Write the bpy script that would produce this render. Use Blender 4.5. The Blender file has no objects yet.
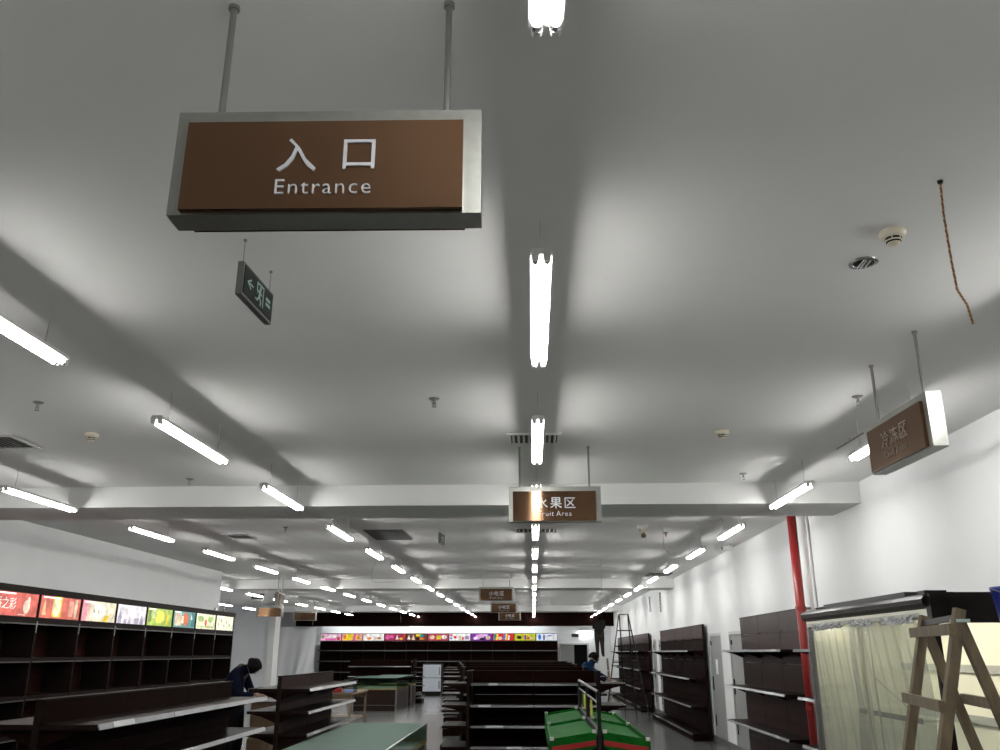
import bpy, math, random
from mathutils import Vector, Matrix
random.seed(7)
S = bpy.context.scene
COL = S.collection
PI = math.pi

# ------------------------------------------------------------------ camera, world, exposure
F = 850.0
TH = math.atan(277 / F)
PS = math.atan(33 / F * math.cos(TH))
cam_d = bpy.data.cameras.new('camera')
cam_d.sensor_width = 36.0
cam_d.lens = F / 1000 * 36.0
cam_d.clip_end = 200
cam = bpy.data.objects.new('camera', cam_d)
COL.objects.link(cam)
cam.location = (0, 0, 1.655)
cam.rotation_euler = (PI / 2 + TH, 0, PS)
S.camera = cam
w = bpy.data.worlds.new('world')
S.world = w
w.use_nodes = True
w.node_tree.nodes['Background'].inputs[0].default_value = (0.8, 0.88, 1.0, 1)
w.node_tree.nodes['Background'].inputs[1].default_value = 0.02
S.view_settings.view_transform = 'Standard'
S.view_settings.look = 'None'
S.view_settings.gamma = 1.0
S.view_settings.use_curve_mapping = False
S.view_settings.exposure = 0.0
TUBE = 56.0                      # strength of the fluorescent tubes

# ------------------------------------------------------------------ materials
M = {}
def nt(name):
    m = bpy.data.materials.new(name)
    m.use_nodes = True
    return m, m.node_tree, m.node_tree.nodes['Principled BSDF']

def mat(name, col, rough=0.5, metal=0.0, noise=0.0, nscale=6.0, bump=0.0, stretch=(1, 1, 1), spec=0.5, coat=0.0):
    m, t, b = nt(name)
    b.inputs['Base Color'].default_value = (*col, 1)
    b.inputs['Roughness'].default_value = rough
    b.inputs['Metallic'].default_value = metal
    b.inputs['Specular IOR Level'].default_value = spec
    b.inputs['Coat Weight'].default_value = coat
    if noise or bump:
        tc = t.nodes.new('ShaderNodeTexCoord')
        mp = t.nodes.new('ShaderNodeMapping')
        mp.inputs['Scale'].default_value = stretch
        nz = t.nodes.new('ShaderNodeTexNoise')
        nz.inputs['Scale'].default_value = nscale
        nz.inputs['Detail'].default_value = 5
        t.links.new(tc.outputs['Object'], mp.inputs['Vector'])
        t.links.new(mp.outputs['Vector'], nz.inputs['Vector'])
        if noise:
            r = t.nodes.new('ShaderNodeValToRGB')
            r.color_ramp.elements[0].position = 0.3
            r.color_ramp.elements[1].position = 0.7
            r.color_ramp.elements[0].color = (*[c * (1 - noise) for c in col], 1)
            r.color_ramp.elements[1].color = (*[min(1, c * (1 + noise)) for c in col], 1)
            t.links.new(nz.outputs['Fac'], r.inputs['Fac'])
            t.links.new(r.outputs['Color'], b.inputs['Base Color'])
        if bump:
            bp = t.nodes.new('ShaderNodeBump')
            bp.inputs['Strength'].default_value = bump
            bp.inputs['Distance'].default_value = 0.01
            t.links.new(nz.outputs['Fac'], bp.inputs['Height'])
            t.links.new(bp.outputs['Normal'], b.inputs['Normal'])
    M[name] = m
    return m

def emit(name, col, s):
    m, t, b = nt(name)
    b.inputs['Base Color'].default_value = (*[c * 0.12 for c in col], 1)
    b.inputs['Roughness'].default_value = 0.3
    b.inputs['Specular IOR Level'].default_value = 0.2
    b.inputs['Emission Color'].default_value = (*col, 1)
    b.inputs['Emission Strength'].default_value = s
    M[name] = m
    return m

def glass(name, tint, refl_rough=0.02, ior=1.45, haze=0.0, gcol=(1, 1, 1)):
    m = bpy.data.materials.new(name)
    m.use_nodes = True
    t = m.node_tree
    t.nodes.clear()
    o = t.nodes.new('ShaderNodeOutputMaterial')
    tr = t.nodes.new('ShaderNodeBsdfTransparent')
    tr.inputs[0].default_value = (*tint, 1)
    gl = t.nodes.new('ShaderNodeBsdfGlossy')
    gl.inputs['Roughness'].default_value = refl_rough
    gl.inputs['Color'].default_value = (*gcol, 1)
    lw = t.nodes.new('ShaderNodeLayerWeight')
    lw.inputs[0].default_value = 0.5
    pw = t.nodes.new('ShaderNodeMath')
    pw.operation = 'POWER'
    pw.inputs[1].default_value = 5.0
    t.links.new(lw.outputs['Facing'], pw.inputs[0])
    fr = t.nodes.new('ShaderNodeMath')
    fr.operation = 'MULTIPLY_ADD'
    f0 = ((ior - 1) / (ior + 1)) ** 2
    fr.inputs[1].default_value = 1 - f0
    fr.inputs[2].default_value = f0
    t.links.new(pw.outputs[0], fr.inputs[0])
    mx = t.nodes.new('ShaderNodeMixShader')
    t.links.new(fr.outputs[0], mx.inputs[0])
    t.links.new(tr.outputs[0], mx.inputs[1])
    t.links.new(gl.outputs[0], mx.inputs[2])
    out = mx.outputs[0]
    if haze:
        df = t.nodes.new('ShaderNodeBsdfDiffuse')
        df.inputs[0].default_value = (0.8, 0.8, 0.78, 1)
        nz = t.nodes.new('ShaderNodeTexNoise')
        nz.inputs['Scale'].default_value = 5
        mm = t.nodes.new('ShaderNodeMath')
        mm.operation = 'MULTIPLY'
        mm.inputs[1].default_value = haze * 2
        t.links.new(nz.outputs['Fac'], mm.inputs[0])
        m2 = t.nodes.new('ShaderNodeMixShader')
        t.links.new(mm.outputs[0], m2.inputs[0])
        t.links.new(out, m2.inputs[1])
        t.links.new(df.outputs[0], m2.inputs[2])
        out = m2.outputs[0]
    t.links.new(out, o.inputs[0])
    M[name] = m
    return m

mat('ceiling', (0.72, 0.72, 0.71), 0.9, noise=0.02, nscale=1.5, bump=0.04)
mat('wall', (0.74, 0.75, 0.75), 0.75, noise=0.02, nscale=2, bump=0.03)
mat('wall_blue', (0.72, 0.745, 0.77), 0.8, noise=0.03, nscale=2)
mat('laminate', (0.0095, 0.0038, 0.0030), 0.5, noise=0.25, nscale=5, stretch=(1, 1, 9), spec=0.012)
mat('cubby', (0.026, 0.0085, 0.0070), 0.4, noise=0.3, nscale=3, stretch=(1, 1, 5), spec=0.12)
mat('laminate_light', (0.025, 0.0108, 0.0092), 0.36, noise=0.25, nscale=4, stretch=(1, 1, 6), spec=0.07)
mat('shelf_top', (0.013, 0.0078, 0.007), 0.42, noise=0.2, nscale=5, spec=0.025)
mat('dark_trim', (0.013, 0.0085, 0.0075), 0.45, noise=0.1, spec=0.03)
mat('strip_dark', (0.07, 0.065, 0.06), 0.35, metal=0.5, noise=0.1)
mat('strip', (0.13, 0.133, 0.139), 0.30, metal=0.7, noise=0.12, nscale=9)
mat('bright_wrap', (0.44, 0.45, 0.46), 0.25, noise=0.06)
mat('black', (0.006, 0.006, 0.006), 0.5, noise=0.1, spec=0.2)
mat('black_metal', (0.009, 0.009, 0.0095), 0.4, noise=0.1, spec=0.25)
mat('steel', (0.34, 0.345, 0.32), 0.33, metal=0.75, noise=0.06, nscale=30)
mat('copper', (0.19, 0.106, 0.060), 0.13, metal=0.85, noise=0.04, nscale=4)
M['copper'].node_tree.nodes['Principled BSDF'].inputs['Anisotropic'].default_value = 0.9
M['copper'].node_tree.nodes['Principled BSDF'].inputs['Anisotropic Rotation'].default_value = 0.25
mat('copper_edge', (0.42, 0.2, 0.09), 0.25, metal=0.8, noise=0.05)
mat('letter', (0.62, 0.64, 0.68), 0.35, metal=0.25, noise=0.02)
mat('letter_bronze', (0.40, 0.33, 0.27), 0.30, metal=0.5, noise=0.03)
mat('rod', (0.26, 0.26, 0.25), 0.35, metal=0.6, noise=0.05)
mat('fixture', (0.72, 0.72, 0.70), 0.5, noise=0.03)
mat('socket', (0.42, 0.42, 0.42), 0.5, noise=0.03)
mat('wire_grey', (0.45, 0.45, 0.44), 0.6, noise=0.03)
mat('cream', (0.66, 0.60, 0.48), 0.5, noise=0.03)
mat('chrome', (0.6, 0.6, 0.6), 0.18, metal=0.9, noise=0.03)
mat('vent', (0.42, 0.42, 0.40), 0.5, noise=0.04)
mat('vent_dark', (0.10, 0.10, 0.10), 0.7, noise=0.05)
mat('red_pipe', (0.27, 0.016, 0.014), 0.35, noise=0.08, nscale=10)
mat('white_paint', (0.75, 0.75, 0.74), 0.5, noise=0.02)
mat('door_grey', (0.27, 0.28, 0.27), 0.42, noise=0.04, nscale=8)
mat('door_frame', (0.50, 0.51, 0.50), 0.45, noise=0.03)
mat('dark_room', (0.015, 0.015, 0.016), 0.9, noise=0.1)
mat('exit_green', (0.006, 0.013, 0.010), 0.35, noise=0.05, spec=0.25)
mat('exit_mark', (0.30, 0.42, 0.38), 0.4, noise=0.03)
mat('green_plastic', (0.007, 0.092, 0.011), 0.6, noise=0.25, nscale=14, spec=0.03)
mat('red_strip', (0.30, 0.012, 0.012), 0.4, noise=0.05)
mat('clip', (0.50, 0.50, 0.46), 0.4, noise=0.03)
mat('yellow_card', (0.55, 0.45, 0.05), 0.5, noise=0.1)
mat('gold', (0.72, 0.48, 0.16), 0.25, metal=0.8, noise=0.05)
mat('counter_wood', (0.02, 0.0105, 0.008), 0.4, noise=0.2, stretch=(1, 1, 7), spec=0.2)
mat('deck_grey', (0.10, 0.115, 0.11), 0.5, noise=0.1)
mat('alu', (0.2, 0.2, 0.195), 0.4, metal=0.5, noise=0.05)
mat('old_wood', (0.115, 0.086, 0.048), 0.65, noise=0.28, nscale=7, stretch=(3, 3, 1), bump=0.25)
mat('pale_wood', (0.20, 0.145, 0.09), 0.6, noise=0.15, nscale=5, stretch=(1, 1, 5))
mat('carton', (0.17, 0.115, 0.065), 0.75, noise=0.1, nscale=6)
mat('chiller_in', (0.78, 0.765, 0.66), 0.45, noise=0.02)
mat('chiller_rail', (0.42, 0.43, 0.42), 0.4, metal=0.3, noise=0.05)
mat('chiller_dark', (0.008, 0.0058, 0.005), 0.33, noise=0.15, nscale=12, spec=0.12)
mat('blue_plastic', (0.012, 0.025, 0.22), 0.3, noise=0.08)
mat('blue_tint', (0.30, 0.35, 0.75), 0.4, noise=0.05)
mat('paper', (0.78, 0.80, 0.84), 0.6, noise=0.03)
mat('skin', (0.22, 0.13, 0.09), 0.55, noise=0.05)
mat('hair', (0.006, 0.005, 0.005), 0.75, noise=0.2, nscale=40, spec=0.04)
mat('navy', (0.0045, 0.006, 0.015), 0.8, noise=0.15, spec=0.04)
mat('trousers', (0.006, 0.006, 0.007), 0.85, noise=0.15, spec=0.04)
mat('blue_coat', (0.004, 0.018, 0.05), 0.75, noise=0.15, spec=0.04)
mat('olive', (0.011, 0.011, 0.010), 0.85, noise=0.15, spec=0.04)
mat('khaki', (0.026, 0.024, 0.020), 0.85, noise=0.15, spec=0.04)
mat('fur', (0.11, 0.075, 0.035), 0.9, noise=0.2, nscale=40)
mat('shoe', (0.02, 0.017, 0.015), 0.6, noise=0.1)
mat('yellow_wire', (0.42, 0.28, 0.07), 0.5, noise=0.1)
mat('red_wire', (0.20, 0.04, 0.03), 0.5, noise=0.1)
mat('fridge_white', (0.60, 0.64, 0.70), 0.3, noise=0.02)
mat('red_goods', (0.45, 0.03, 0.03), 0.4, noise=0.15)
mat('mop_grey', (0.25, 0.25, 0.25), 0.6, noise=0.1)
emit('tube', (1.0, 0.99, 0.962), TUBE)
emit('chiller_tube', (1.0, 0.945, 0.80), 38.0)
emit('back_tube', (0.95, 0.98, 1.0), 90.0)
emit('spot', (1.0, 0.93, 0.8), 3.0)
glass('glass', (0.93, 0.96, 0.95))
glass('glass_green', (0.78, 0.88, 0.83), 0.10, 1.45)
glass('glass_top', (0.74, 0.84, 0.79), 0.40, 1.4, 0.015, (0.17, 0.22, 0.20))
glass('film', (0.70, 0.715, 0.71), 0.15, 1.3, haze=0.13)
glass('chiller_glass', (0.92, 0.94, 0.91), 0.03, 1.4, haze=0.02)

# floor: polished stone tiles with joints
m, t, b = nt('floor_tiles')
tc = t.nodes.new('ShaderNodeTexCoord')
br = t.nodes.new('ShaderNodeTexBrick')
br.offset = 0.0
br.inputs['Scale'].default_value = 1.0
br.inputs['Brick Width'].default_value = 0.8
br.inputs['Row Height'].default_value = 0.8
br.inputs['Mortar Size'].default_value = 0.006
br.inputs['Color1'].default_value = (0.135, 0.138, 0.138, 1)
br.inputs['Color2'].default_value = (0.17, 0.17, 0.167, 1)
br.inputs['Mortar'].default_value = (0.10, 0.10, 0.10, 1)
nz = t.nodes.new('ShaderNodeTexNoise')
nz.inputs['Scale'].default_value = 0.9
nz.inputs['Detail'].default_value = 6
mx = t.nodes.new('ShaderNodeMixRGB')
mx.blend_type = 'MULTIPLY'
mx.inputs[0].default_value = 0.5
t.links.new(tc.outputs['Object'], br.inputs['Vector'])
t.links.new(tc.outputs['Object'], nz.inputs['Vector'])
t.links.new(br.outputs['Color'], mx.inputs[1])
t.links.new(nz.outputs['Color'], mx.inputs[2])
t.links.new(mx.outputs[0], b.inputs['Base Color'])
b.inputs['Roughness'].default_value = 0.22
M['floor_tiles'] = m

# translucent plastic sheet
m, t, b = nt('plastic_sheet')
b.inputs['Base Color'].default_value = (0.88, 0.90, 0.92, 1)
b.inputs['Roughness'].default_value = 0.35
b.inputs['Transmission Weight'].default_value = 0.0
b.inputs['Alpha'].default_value = 0.8
nz = t.nodes.new('ShaderNodeTexNoise')
nz.inputs['Scale'].default_value = 3
bp = t.nodes.new('ShaderNodeBump')
bp.inputs['Strength'].default_value = 0.2
t.links.new(nz.outputs['Fac'], bp.inputs['Height'])
t.links.new(bp.outputs['Normal'], b.inputs['Normal'])
M['plastic_sheet'] = m

# ------------------------------------------------------------------ mesh helpers
class MB:
    def __init__(s):
        s.v = []
        s.f = []
    def add(s, vs, fs):
        o = len(s.v)
        s.v += [tuple(p) for p in vs]
        s.f += [tuple(i + o for i in f) for f in fs]
        return s
    def box(s, x0, x1, y0, y1, z0, z1):
        return s.add([(x0, y0, z0), (x1, y0, z0), (x1, y1, z0), (x0, y1, z0), (x0, y0, z1), (x1, y0, z1), (x1, y1, z1), (x0, y1, z1)],
                     [(0, 3, 2, 1), (4, 5, 6, 7), (0, 1, 5, 4), (1, 2, 6, 5), (2, 3, 7, 6), (3, 0, 4, 7)])
    def prism(s, poly, a0, a1, axis='y'):
        """poly: 2-D points; axis y -> (x,z), axis x -> (y,z), axis z -> (x,y)"""
        n = len(poly)
        def p(q, a):
            return (q[0], a, q[1]) if axis == 'y' else ((a, q[0], q[1]) if axis == 'x' else (q[0], q[1], a))
        vs = [p(q, a0) for q in poly] + [p(q, a1) for q in poly]
        fs = [tuple(range(n)), tuple(range(2 * n - 1, n - 1, -1))]
        fs += [(i, i + n, (i + 1) % n + n, (i + 1) % n) for i in range(n)]
        return s.add(vs, fs)
    def tube(s, pts, r, n=8, cap=True):
        pts = [Vector(p) for p in pts]
        rs = r if isinstance(r, (list, tuple)) else [r] * len(pts)
        rings = []
        for i, p in enumerate(pts):
            a = pts[max(i - 1, 0)]
            c = pts[min(i + 1, len(pts) - 1)]
            d = (c - a).normalized()
            up = Vector((0, 0, 1)) if abs(d.z) < 0.9 else Vector((1, 0, 0))
            e1 = d.cross(up).normalized()
            e2 = d.cross(e1)
            rings.append([p + (e1 * math.cos(2 * PI * k / n) + e2 * math.sin(2 * PI * k / n)) * rs[i] for k in range(n)])
        vs = [q for ring in rings for q in ring]
        fs = []
        for i in range(len(pts) - 1):
            for k in range(n):
                fs.append((i * n + k, i * n + (k + 1) % n, (i + 1) * n + (k + 1) % n, (i + 1) * n + k))
        if cap:
            fs.append(tuple(range(n - 1, -1, -1)))
            fs.append(tuple((len(pts) - 1) * n + k for k in range(n)))
        return s.add(vs, fs)
    def bar(s, p0, p1, w, d, hint=(0, 1, 0)):
        """rectangular bar between two points; w across hint x dir, d along hint"""
        p0, p1 = Vector(p0), Vector(p1)
        dr = (p1 - p0).normalized()
        h = Vector(hint)
        h = (h - dr * h.dot(dr)).normalized()
        g = dr.cross(h)
        vs = []
        for p in (p0, p1):
            for a, c in ((-1, -1), (1, -1), (1, 1), (-1, 1)):
                vs.append(p + g * (a * w / 2) + h * (c * d / 2))
        return s.add(vs, [(0, 1, 2, 3), (7, 6, 5, 4), (0, 4, 5, 1), (1, 5, 6, 2), (2, 6, 7, 3), (3, 7, 4, 0)])
    def lathe(s, prof, n=20, c=(0, 0, 0)):
        vs = []
        for r, z in prof:
            for k in range(n):
                vs.append((c[0] + r * math.cos(2 * PI * k / n), c[1] + r * math.sin(2 * PI * k / n), c[2] + z))
        fs = []
        for i in range(len(prof) - 1):
            for k in range(n):
                fs.append((i * n + k, i * n + (k + 1) % n, (i + 1) * n + (k + 1) % n, (i + 1) * n + k))
        fs.append(tuple(range(n)))
        fs.append(tuple((len(prof) - 1) * n + k for k in range(n)))
        return s.add(vs, fs)
    def grid(s, fn, nu, nv):
        vs = [fn(i / nu, j / nv) for j in range(nv + 1) for i in range(nu + 1)]
        fs = [(j * (nu + 1) + i, j * (nu + 1) + i + 1, (j + 1) * (nu + 1) + i + 1, (j + 1) * (nu + 1) + i) for j in range(nv) for i in range(nu)]
        return s.add(vs, fs)
    def mesh(s, name, m, smooth=False):
        me = bpy.data.meshes.new(name)
        me.from_pydata(s.v, [], s.f)
        me.materials.append(M[m] if isinstance(m, str) else m)
        bmn = __import__('bmesh').new()
        bmn.from_mesh(me)
        __import__('bmesh').ops.recalc_face_normals(bmn, faces=bmn.faces)
        bmn.to_mesh(me)
        bmn.free()
        if smooth:
            for p in me.polygons:
                p.use_smooth = True
        return me
    def build(s, name, m, parent=None, loc=(0, 0, 0), rz=0.0, smooth=False):
        return place(name, s.mesh(name, m, smooth), parent, loc, rz)

def place(name, me, parent=None, loc=(0, 0, 0), rz=0.0):
    o = bpy.data.objects.new(name, me)
    COL.objects.link(o)
    o.location = loc
    o.rotation_euler = (0, 0, rz)
    if parent is not None:
        o.parent = parent
    return o

def tag(o, label, cat, group=None):
    o['label'] = label
    o['category'] = cat
    if group:
        o['group'] = group
    return o

def thing(name, label, cat, loc=(0, 0, 0), rz=0.0, group=None):
    o = bpy.data.objects.new(name, None)
    o.empty_display_size = 0.1
    COL.objects.link(o)
    o.location = loc
    o.rotation_euler = (0, 0, rz)
    return tag(o, label, cat, group)

def struct(o):
    o['kind'] = 'structure'
    return o

def dup(root, loc, rz, label, group=None):
    r = root.copy()
    COL.objects.link(r)
    r.location = loc
    r.rotation_euler = (0, 0, rz)
    r['label'] = label
    if group:
        r['group'] = group
    for ch in list(root.children):
        c = ch.copy()
        COL.objects.link(c)
        c.parent = r
        for g in list(ch.children):
            d = g.copy()
            COL.objects.link(d)
            d.parent = c
    return r

ORD = ['first', 'second', 'third', 'fourth', 'fifth', 'sixth', 'seventh', 'eighth', 'ninth', 'tenth', 'eleventh',
       'twelfth', 'thirteenth', 'fourteenth', 'fifteenth', 'sixteenth']

def text_mesh(txt, size, ext, m, spacing=1.0, name='lettering', off=0.0):
    """lettering standing in the XZ plane, facing -Y, centred on its own origin"""
    cu = bpy.data.curves.new('text_curve', 'FONT')
    cu.body = txt
    cu.size = size
    cu.extrude = ext
    cu.offset = off
    cu.space_character = spacing
    cu.align_x = 'CENTER'
    cu.align_y = 'CENTER'
    cu.resolution_u = 3
    o = bpy.data.objects.new('text_tmp', cu)
    COL.objects.link(o)
    dg = bpy.context.evaluated_depsgraph_get()
    me = bpy.data.meshes.new_from_object(o.evaluated_get(dg))
    bpy.data.objects.remove(o)
    bpy.data.curves.remove(cu)
    me.transform(Matrix.Rotation(PI / 2, 4, 'X'))
    if len(me.vertices):
        xs = [v.co.x for v in me.vertices]
        zs = [v.co.z for v in me.vertices]
        me.transform(Matrix.Translation((-(min(xs) + max(xs)) / 2, 0, -(min(zs) + max(zs)) / 2)))
    me.materials.clear()
    me.materials.append(M[m])
    me.name = name
    return me

# ------------------------------------------------------------------ room shell
H = 3.394
XR = 3.52
XL = -7.07
YB = 40.3
YF = -3.0
XFL = -15.0
struct(MB().box(XFL - .2, XR + .2, YF - .2, YB + .2, -0.1, 0).build('floor', 'floor_tiles'))
struct(MB().box(XFL - .2, XR + .2, YF - .2, YB + .2, H, H + 0.12).build('ceiling', 'ceiling'))
# right wall with door openings cut between piers
doors_r = [(15.05, 16.15), (16.80, 17.98), (24.35, 25.15), (25.6, 26.4)]
mb = MB()
y = YF
for a, b_ in doors_r:
    mb.box(XR, XR + .2, y, a, 0, H)
    mb.box(XR, XR + .2, a, b_, 2.0, H)
    y = b_
mb.box(XR, XR + .2, y, YB, 0, H)
wall_right = struct(mb.build('wall_right', 'wall'))
struct(MB().box(XL - .2, XL, YF, 19.62, 0, H).build('wall_left', 'wall'))
struct(MB().box(XFL, XL - .2, 19.42, 19.62, 0, H).build('wall_left_return', 'wall_blue'))
struct(MB().box(XFL - .2, XFL, 19.62, YB, 0, H).build('wall_left_far', 'wall_blue'))
struct(MB().box(XL - .2, XR + .2, YF - .2, YF, 0, H).build('wall_front', 'wall'))
mb = MB()
mb.box(XFL, 1.19, YB, YB + .2, 0, H).box(2.51, XR, YB, YB + .2, 0, H).box(1.19, 2.51, YB, YB + .2, 2.03, H)
struct(mb.build('wall_back', 'wall'))
struct(MB().box(XFL, -10.2, 34.0, 34.25, 0, H).build('wall_recess', 'wall_blue'))
struct(MB().box(-10.2, -9.95, 33.9, 34.6, 0, H).build('trim_4', 'white_paint'))
# ceiling beams
for i, (a, b_) in enumerate([(9.18, 10.09), (21.8, 22.7), (34.5, 35.4)]):
    x0 = XL if i == 0 else XFL
    struct(MB().box(x0, XR, a, b_, 3.168, H).build('trim_%d' % (i + 1), 'ceiling'))
# skirting along the right wall between units
struct(MB().box(XR - .015, XR, 14.6, 18.1, 0, .12).box(XR - .015, XR, 24.1, 26.4, 0, .12).build('baseboard_right', 'alu'))
# dark bulkhead in front of the back wall
struct(MB().box(-10.42, XR, 38.6, 39.05, 2.735, H).build('wall_bulkhead', 'laminate'))
# doors in the right wall
for i, (a, b_) in enumerate(doors_r):
    e = struct(thing('door_%d' % (i + 2), '', '', (XR, (a + b_) / 2, 0)))
    del e['label'], e['category']
    hw = (b_ - a) / 2
    MB().box(0.0, .06, -hw, -hw + .05, 0, 2.0).box(0, .06, hw - .05, hw, 0, 2.0).box(0, .06, -hw + .05, hw - .05, 1.95, 2.0).build('door_frame', 'door_frame', e)
    lf = MB().box(.02, .06, -hw + .05, hw - .05, 0.01, 1.95).build('door_leaf', 'door_grey', e)
    MB().box(-.0, .02, hw - .14, hw - .11, .95, 1.2).build('handle', 'black_metal', lf)
    MB().box(.005, .02, hw - .16, hw - .09, 1.78, 1.86).build('lock_plate', 'black_metal', lf)
    MB().box(.005, .02, hw - .14, hw - .11, .3, .5).build('hinge_plate', 'black_metal', lf)
    if i == 1:
        MB().box(.012, .02, -.05, .13, 1.25, 1.52).build('paper_notice', 'paper', lf)
# door in the back wall
e = struct(thing('door_1', '', '', (1.85, YB, 0)))
del e['label'], e['category']
MB().box(-.66, -.60, -.03, .1, 0, 2.03).box(.60, .66, -.03, .1, 0, 2.03).box(-.6, .6, -.03, .1, 1.97, 2.03).build('door_frame', 'door_frame', e)
lf = MB().box(-.6, .0, .02, .06, .01, 1.97).build('door_leaf', 'door_grey', e)
MB().box(-.07, -.04, -.02, .02, .95, 1.1).build('handle', 'black_metal', lf)
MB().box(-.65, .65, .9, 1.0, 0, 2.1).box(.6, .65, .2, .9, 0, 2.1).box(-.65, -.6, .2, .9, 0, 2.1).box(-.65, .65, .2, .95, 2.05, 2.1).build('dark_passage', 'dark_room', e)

# ------------------------------------------------------------------ fluorescent lamps
LL = 1.32
def make_lamp():
    t = thing('fluorescent_lamp', 'lamp', 'lamp', group='ceiling lamps')
    z0 = 3.12
    MB().prism([(-.043, 3.137), (.043, 3.137), (.043, 3.142), (.032, 3.163), (-.032, 3.163), (-.043, 3.142)], 0, LL).build('housing', 'fixture', t)
    for x in (-.023, .023):
        tb = MB().tube([(x, .035, z0), (x, LL - .035, z0)], .0132, 10).build('tube', 'tube', t, smooth=False)
        MB().tube([(x, .016, z0), (x, .036, z0)], .0136, 10).build('tube_cap', 'chrome', tb)
        MB().tube([(x, LL - .036, z0), (x, LL - .016, z0)], .0136, 10).build('tube_cap', 'chrome', tb)
        for y0, y1 in ((0.0, .016), (LL - .016, LL)):
            MB().prism([(x - .014, 3.137), (x - .014, 3.114), (x - .008, 3.106), (x + .008, 3.106), (x + .014, 3.114), (x + .014, 3.137)], y0, y1).build('lamp_holder', 'fixture', t)
    for y0 in (.18, LL - .18):
        MB().tube([(0, y0, 3.163), (.004, y0 + .004, 3.28), (0, y0, H)], .0028, 5).build('hanging_wire', 'wire_grey', t)
    return t
lamp0 = make_lamp()
first = True
rows = [
    (0.05, 'above the centre gondolas', [(k, .43 if k == -1 else 3.02 + 2.48 * k) for k in range(-1, 15)]),
    (-2.5, 'left of the centre row', [(k, .36 if k == -1 else 2.89 + 2.52 * k) for k in range(-1, 15)]),
    (2.58, 'nearest the right wall', [(k, .40 if k == -1 else 2.94 + 2.53 * k) for k in range(-1, 15)]),
    (-5.0, 'nearest the near left wall', [(k, 2.88 + 2.53 * k) for k in range(0, 15)]),
    (-7.55, 'over the far left bay', [(k, 2.98 + 2.49 * k) for k in range(7, 14)]),
    (-10.1, 'farthest left, behind the wall end', [(k, 2.98 + 2.49 * k) for k in range(7, 12)]),
]
for (X, where, ks), k0 in zip(rows, (-1, 0, 1, 2, 7, 7)):
    vis = 0
    for k, y in ks:
        if k == 2:
            y -= .13
        if k < k0:
            lab = 'twin-tube fluorescent lamp %s the photo, in the row %s' % (('just outside', 'farther outside')[min(1, k0 - 1 - k)], where)
        else:
            lab = 'twin-tube fluorescent lamp, %s one in view in the row %s' % (ORD[vis], where)
            vis += 1
        if first:
            lamp0.location = (X, y, 0)
            lamp0['label'] = lab
            first = False
        else:
            dup(lamp0, (X, y, 0), 0, lab)

# ------------------------------------------------------------------ hanging signs
def make_sign(name, label, loc, rz, zh, en, mletter='letter', zb=2.71, wd=.80, ht=.305, rodx=(-.305, .305), zsize=.108, with_text=True):
    """loc = (x, y) of the sign's middle; faces -Y before turning"""
    t = thing(name, label, 'sign', (loc[0], loc[1], zb), rz, 'hanging department signs')
    d = .042
    MB().box(-wd / 2, wd / 2, -d, d, 0, ht).build('frame', 'steel', t)
    for sgn in (-1, 1):
        nm = 'front_panel' if sgn < 0 else 'back_panel'
        ya, yb = (-d - .02, -d) if sgn < 0 else (d, d + .02)
        pn = MB().box(-wd / 2 + .036, wd / 2 - .046, ya, yb, .006, ht - .044).build(nm, 'copper', t)
        if sgn < 0 and with_text:
            xx = .008
            n = len(zh)
            pitch = .160 if n == 2 else .122
            for i, ch in enumerate(zh):
                place('chinese_character', text_mesh(ch, zsize, .003, mletter), pn, (xx + (i - (n - 1) / 2) * pitch, ya - .002, ht * .52))
            words = [text_mesh(w_, .062, .003, mletter, 1.14, off=-.0009) for w_ in en.split()]
            wids = [max(v_.co.x for v_ in w_.vertices) * 2 for w_ in words]
            x_ = xx - .008 - (sum(wids) + .022 * (len(words) - 1)) / 2
            for w_, wi in zip(words, wids):
                zlow = min(v_.co.z for v_ in w_.vertices)
                place('english_word', w_, pn, (x_ + wi / 2, ya - .002, ht * .22 - .0215 - zlow))
                x_ += wi + .022
    for x in rodx:
        r_ = MB().tube([(x, 0, ht), (x, 0, H - zb)], .0095, 10).build('rod', 'rod', t)
        MB().tube([(x, 0, H - zb - .012), (x, 0, H - zb)], .016, 10).build('ceiling_cap', 'rod', r_)
    return t
make_sign('entrance_sign', 'large copper Entrance sign hanging nearest the camera, white lettering', (-.520, 1.945), math.radians(1.1), '入口', 'Entrance')
make_sign('fruit_sign', 'copper Fruit Area sign hanging over the centre aisle in front of the beam', (.205, 7.42), 0, '水果区', 'Fruit Area', zb=2.725)
make_sign('cold_zone_sign', 'copper hanging sign by the right wall, turned sideways with a bright steel end', (2.185, 4.92), math.radians(-88.5), '冷冻区', 'Cold Zone', 'letter_bronze', zb=2.705)
make_sign('snack_sign', 'largest and nearest of three overlapping brown snack signs over the far centre aisle', (-.82, 20.0), 0, '小吃区', 'Snack Area', zb=2.765)
make_sign('snack_sign', 'middle one of three overlapping brown snack signs over the far centre aisle', (-.85, 26.2), 0, '小吃区', 'Snack Area', zb=2.765)
make_sign('snack_sign', 'farthest and lowest of three overlapping brown snack signs over the far centre aisle', (-.82, 31.6), 0, '小吃区', 'Snack Area', zb=2.735)
make_sign('department_sign', 'plain copper sign facing the camera above the far left bay', (-8.12, 27.0), 0, '', '', zb=2.69, with_text=False)
make_sign('department_sign', 'sideways copper sign above the far left sign, steel end towards camera', (-6.22, 21.4), math.radians(-90 + 6), '', '', zb=2.74, with_text=False)
make_sign('department_sign', 'copper sign with a glossy highlight beside the end of the dark bulkhead', (-7.95, 30.6), math.radians(4), '', '', zb=2.70, with_text=False)

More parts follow.
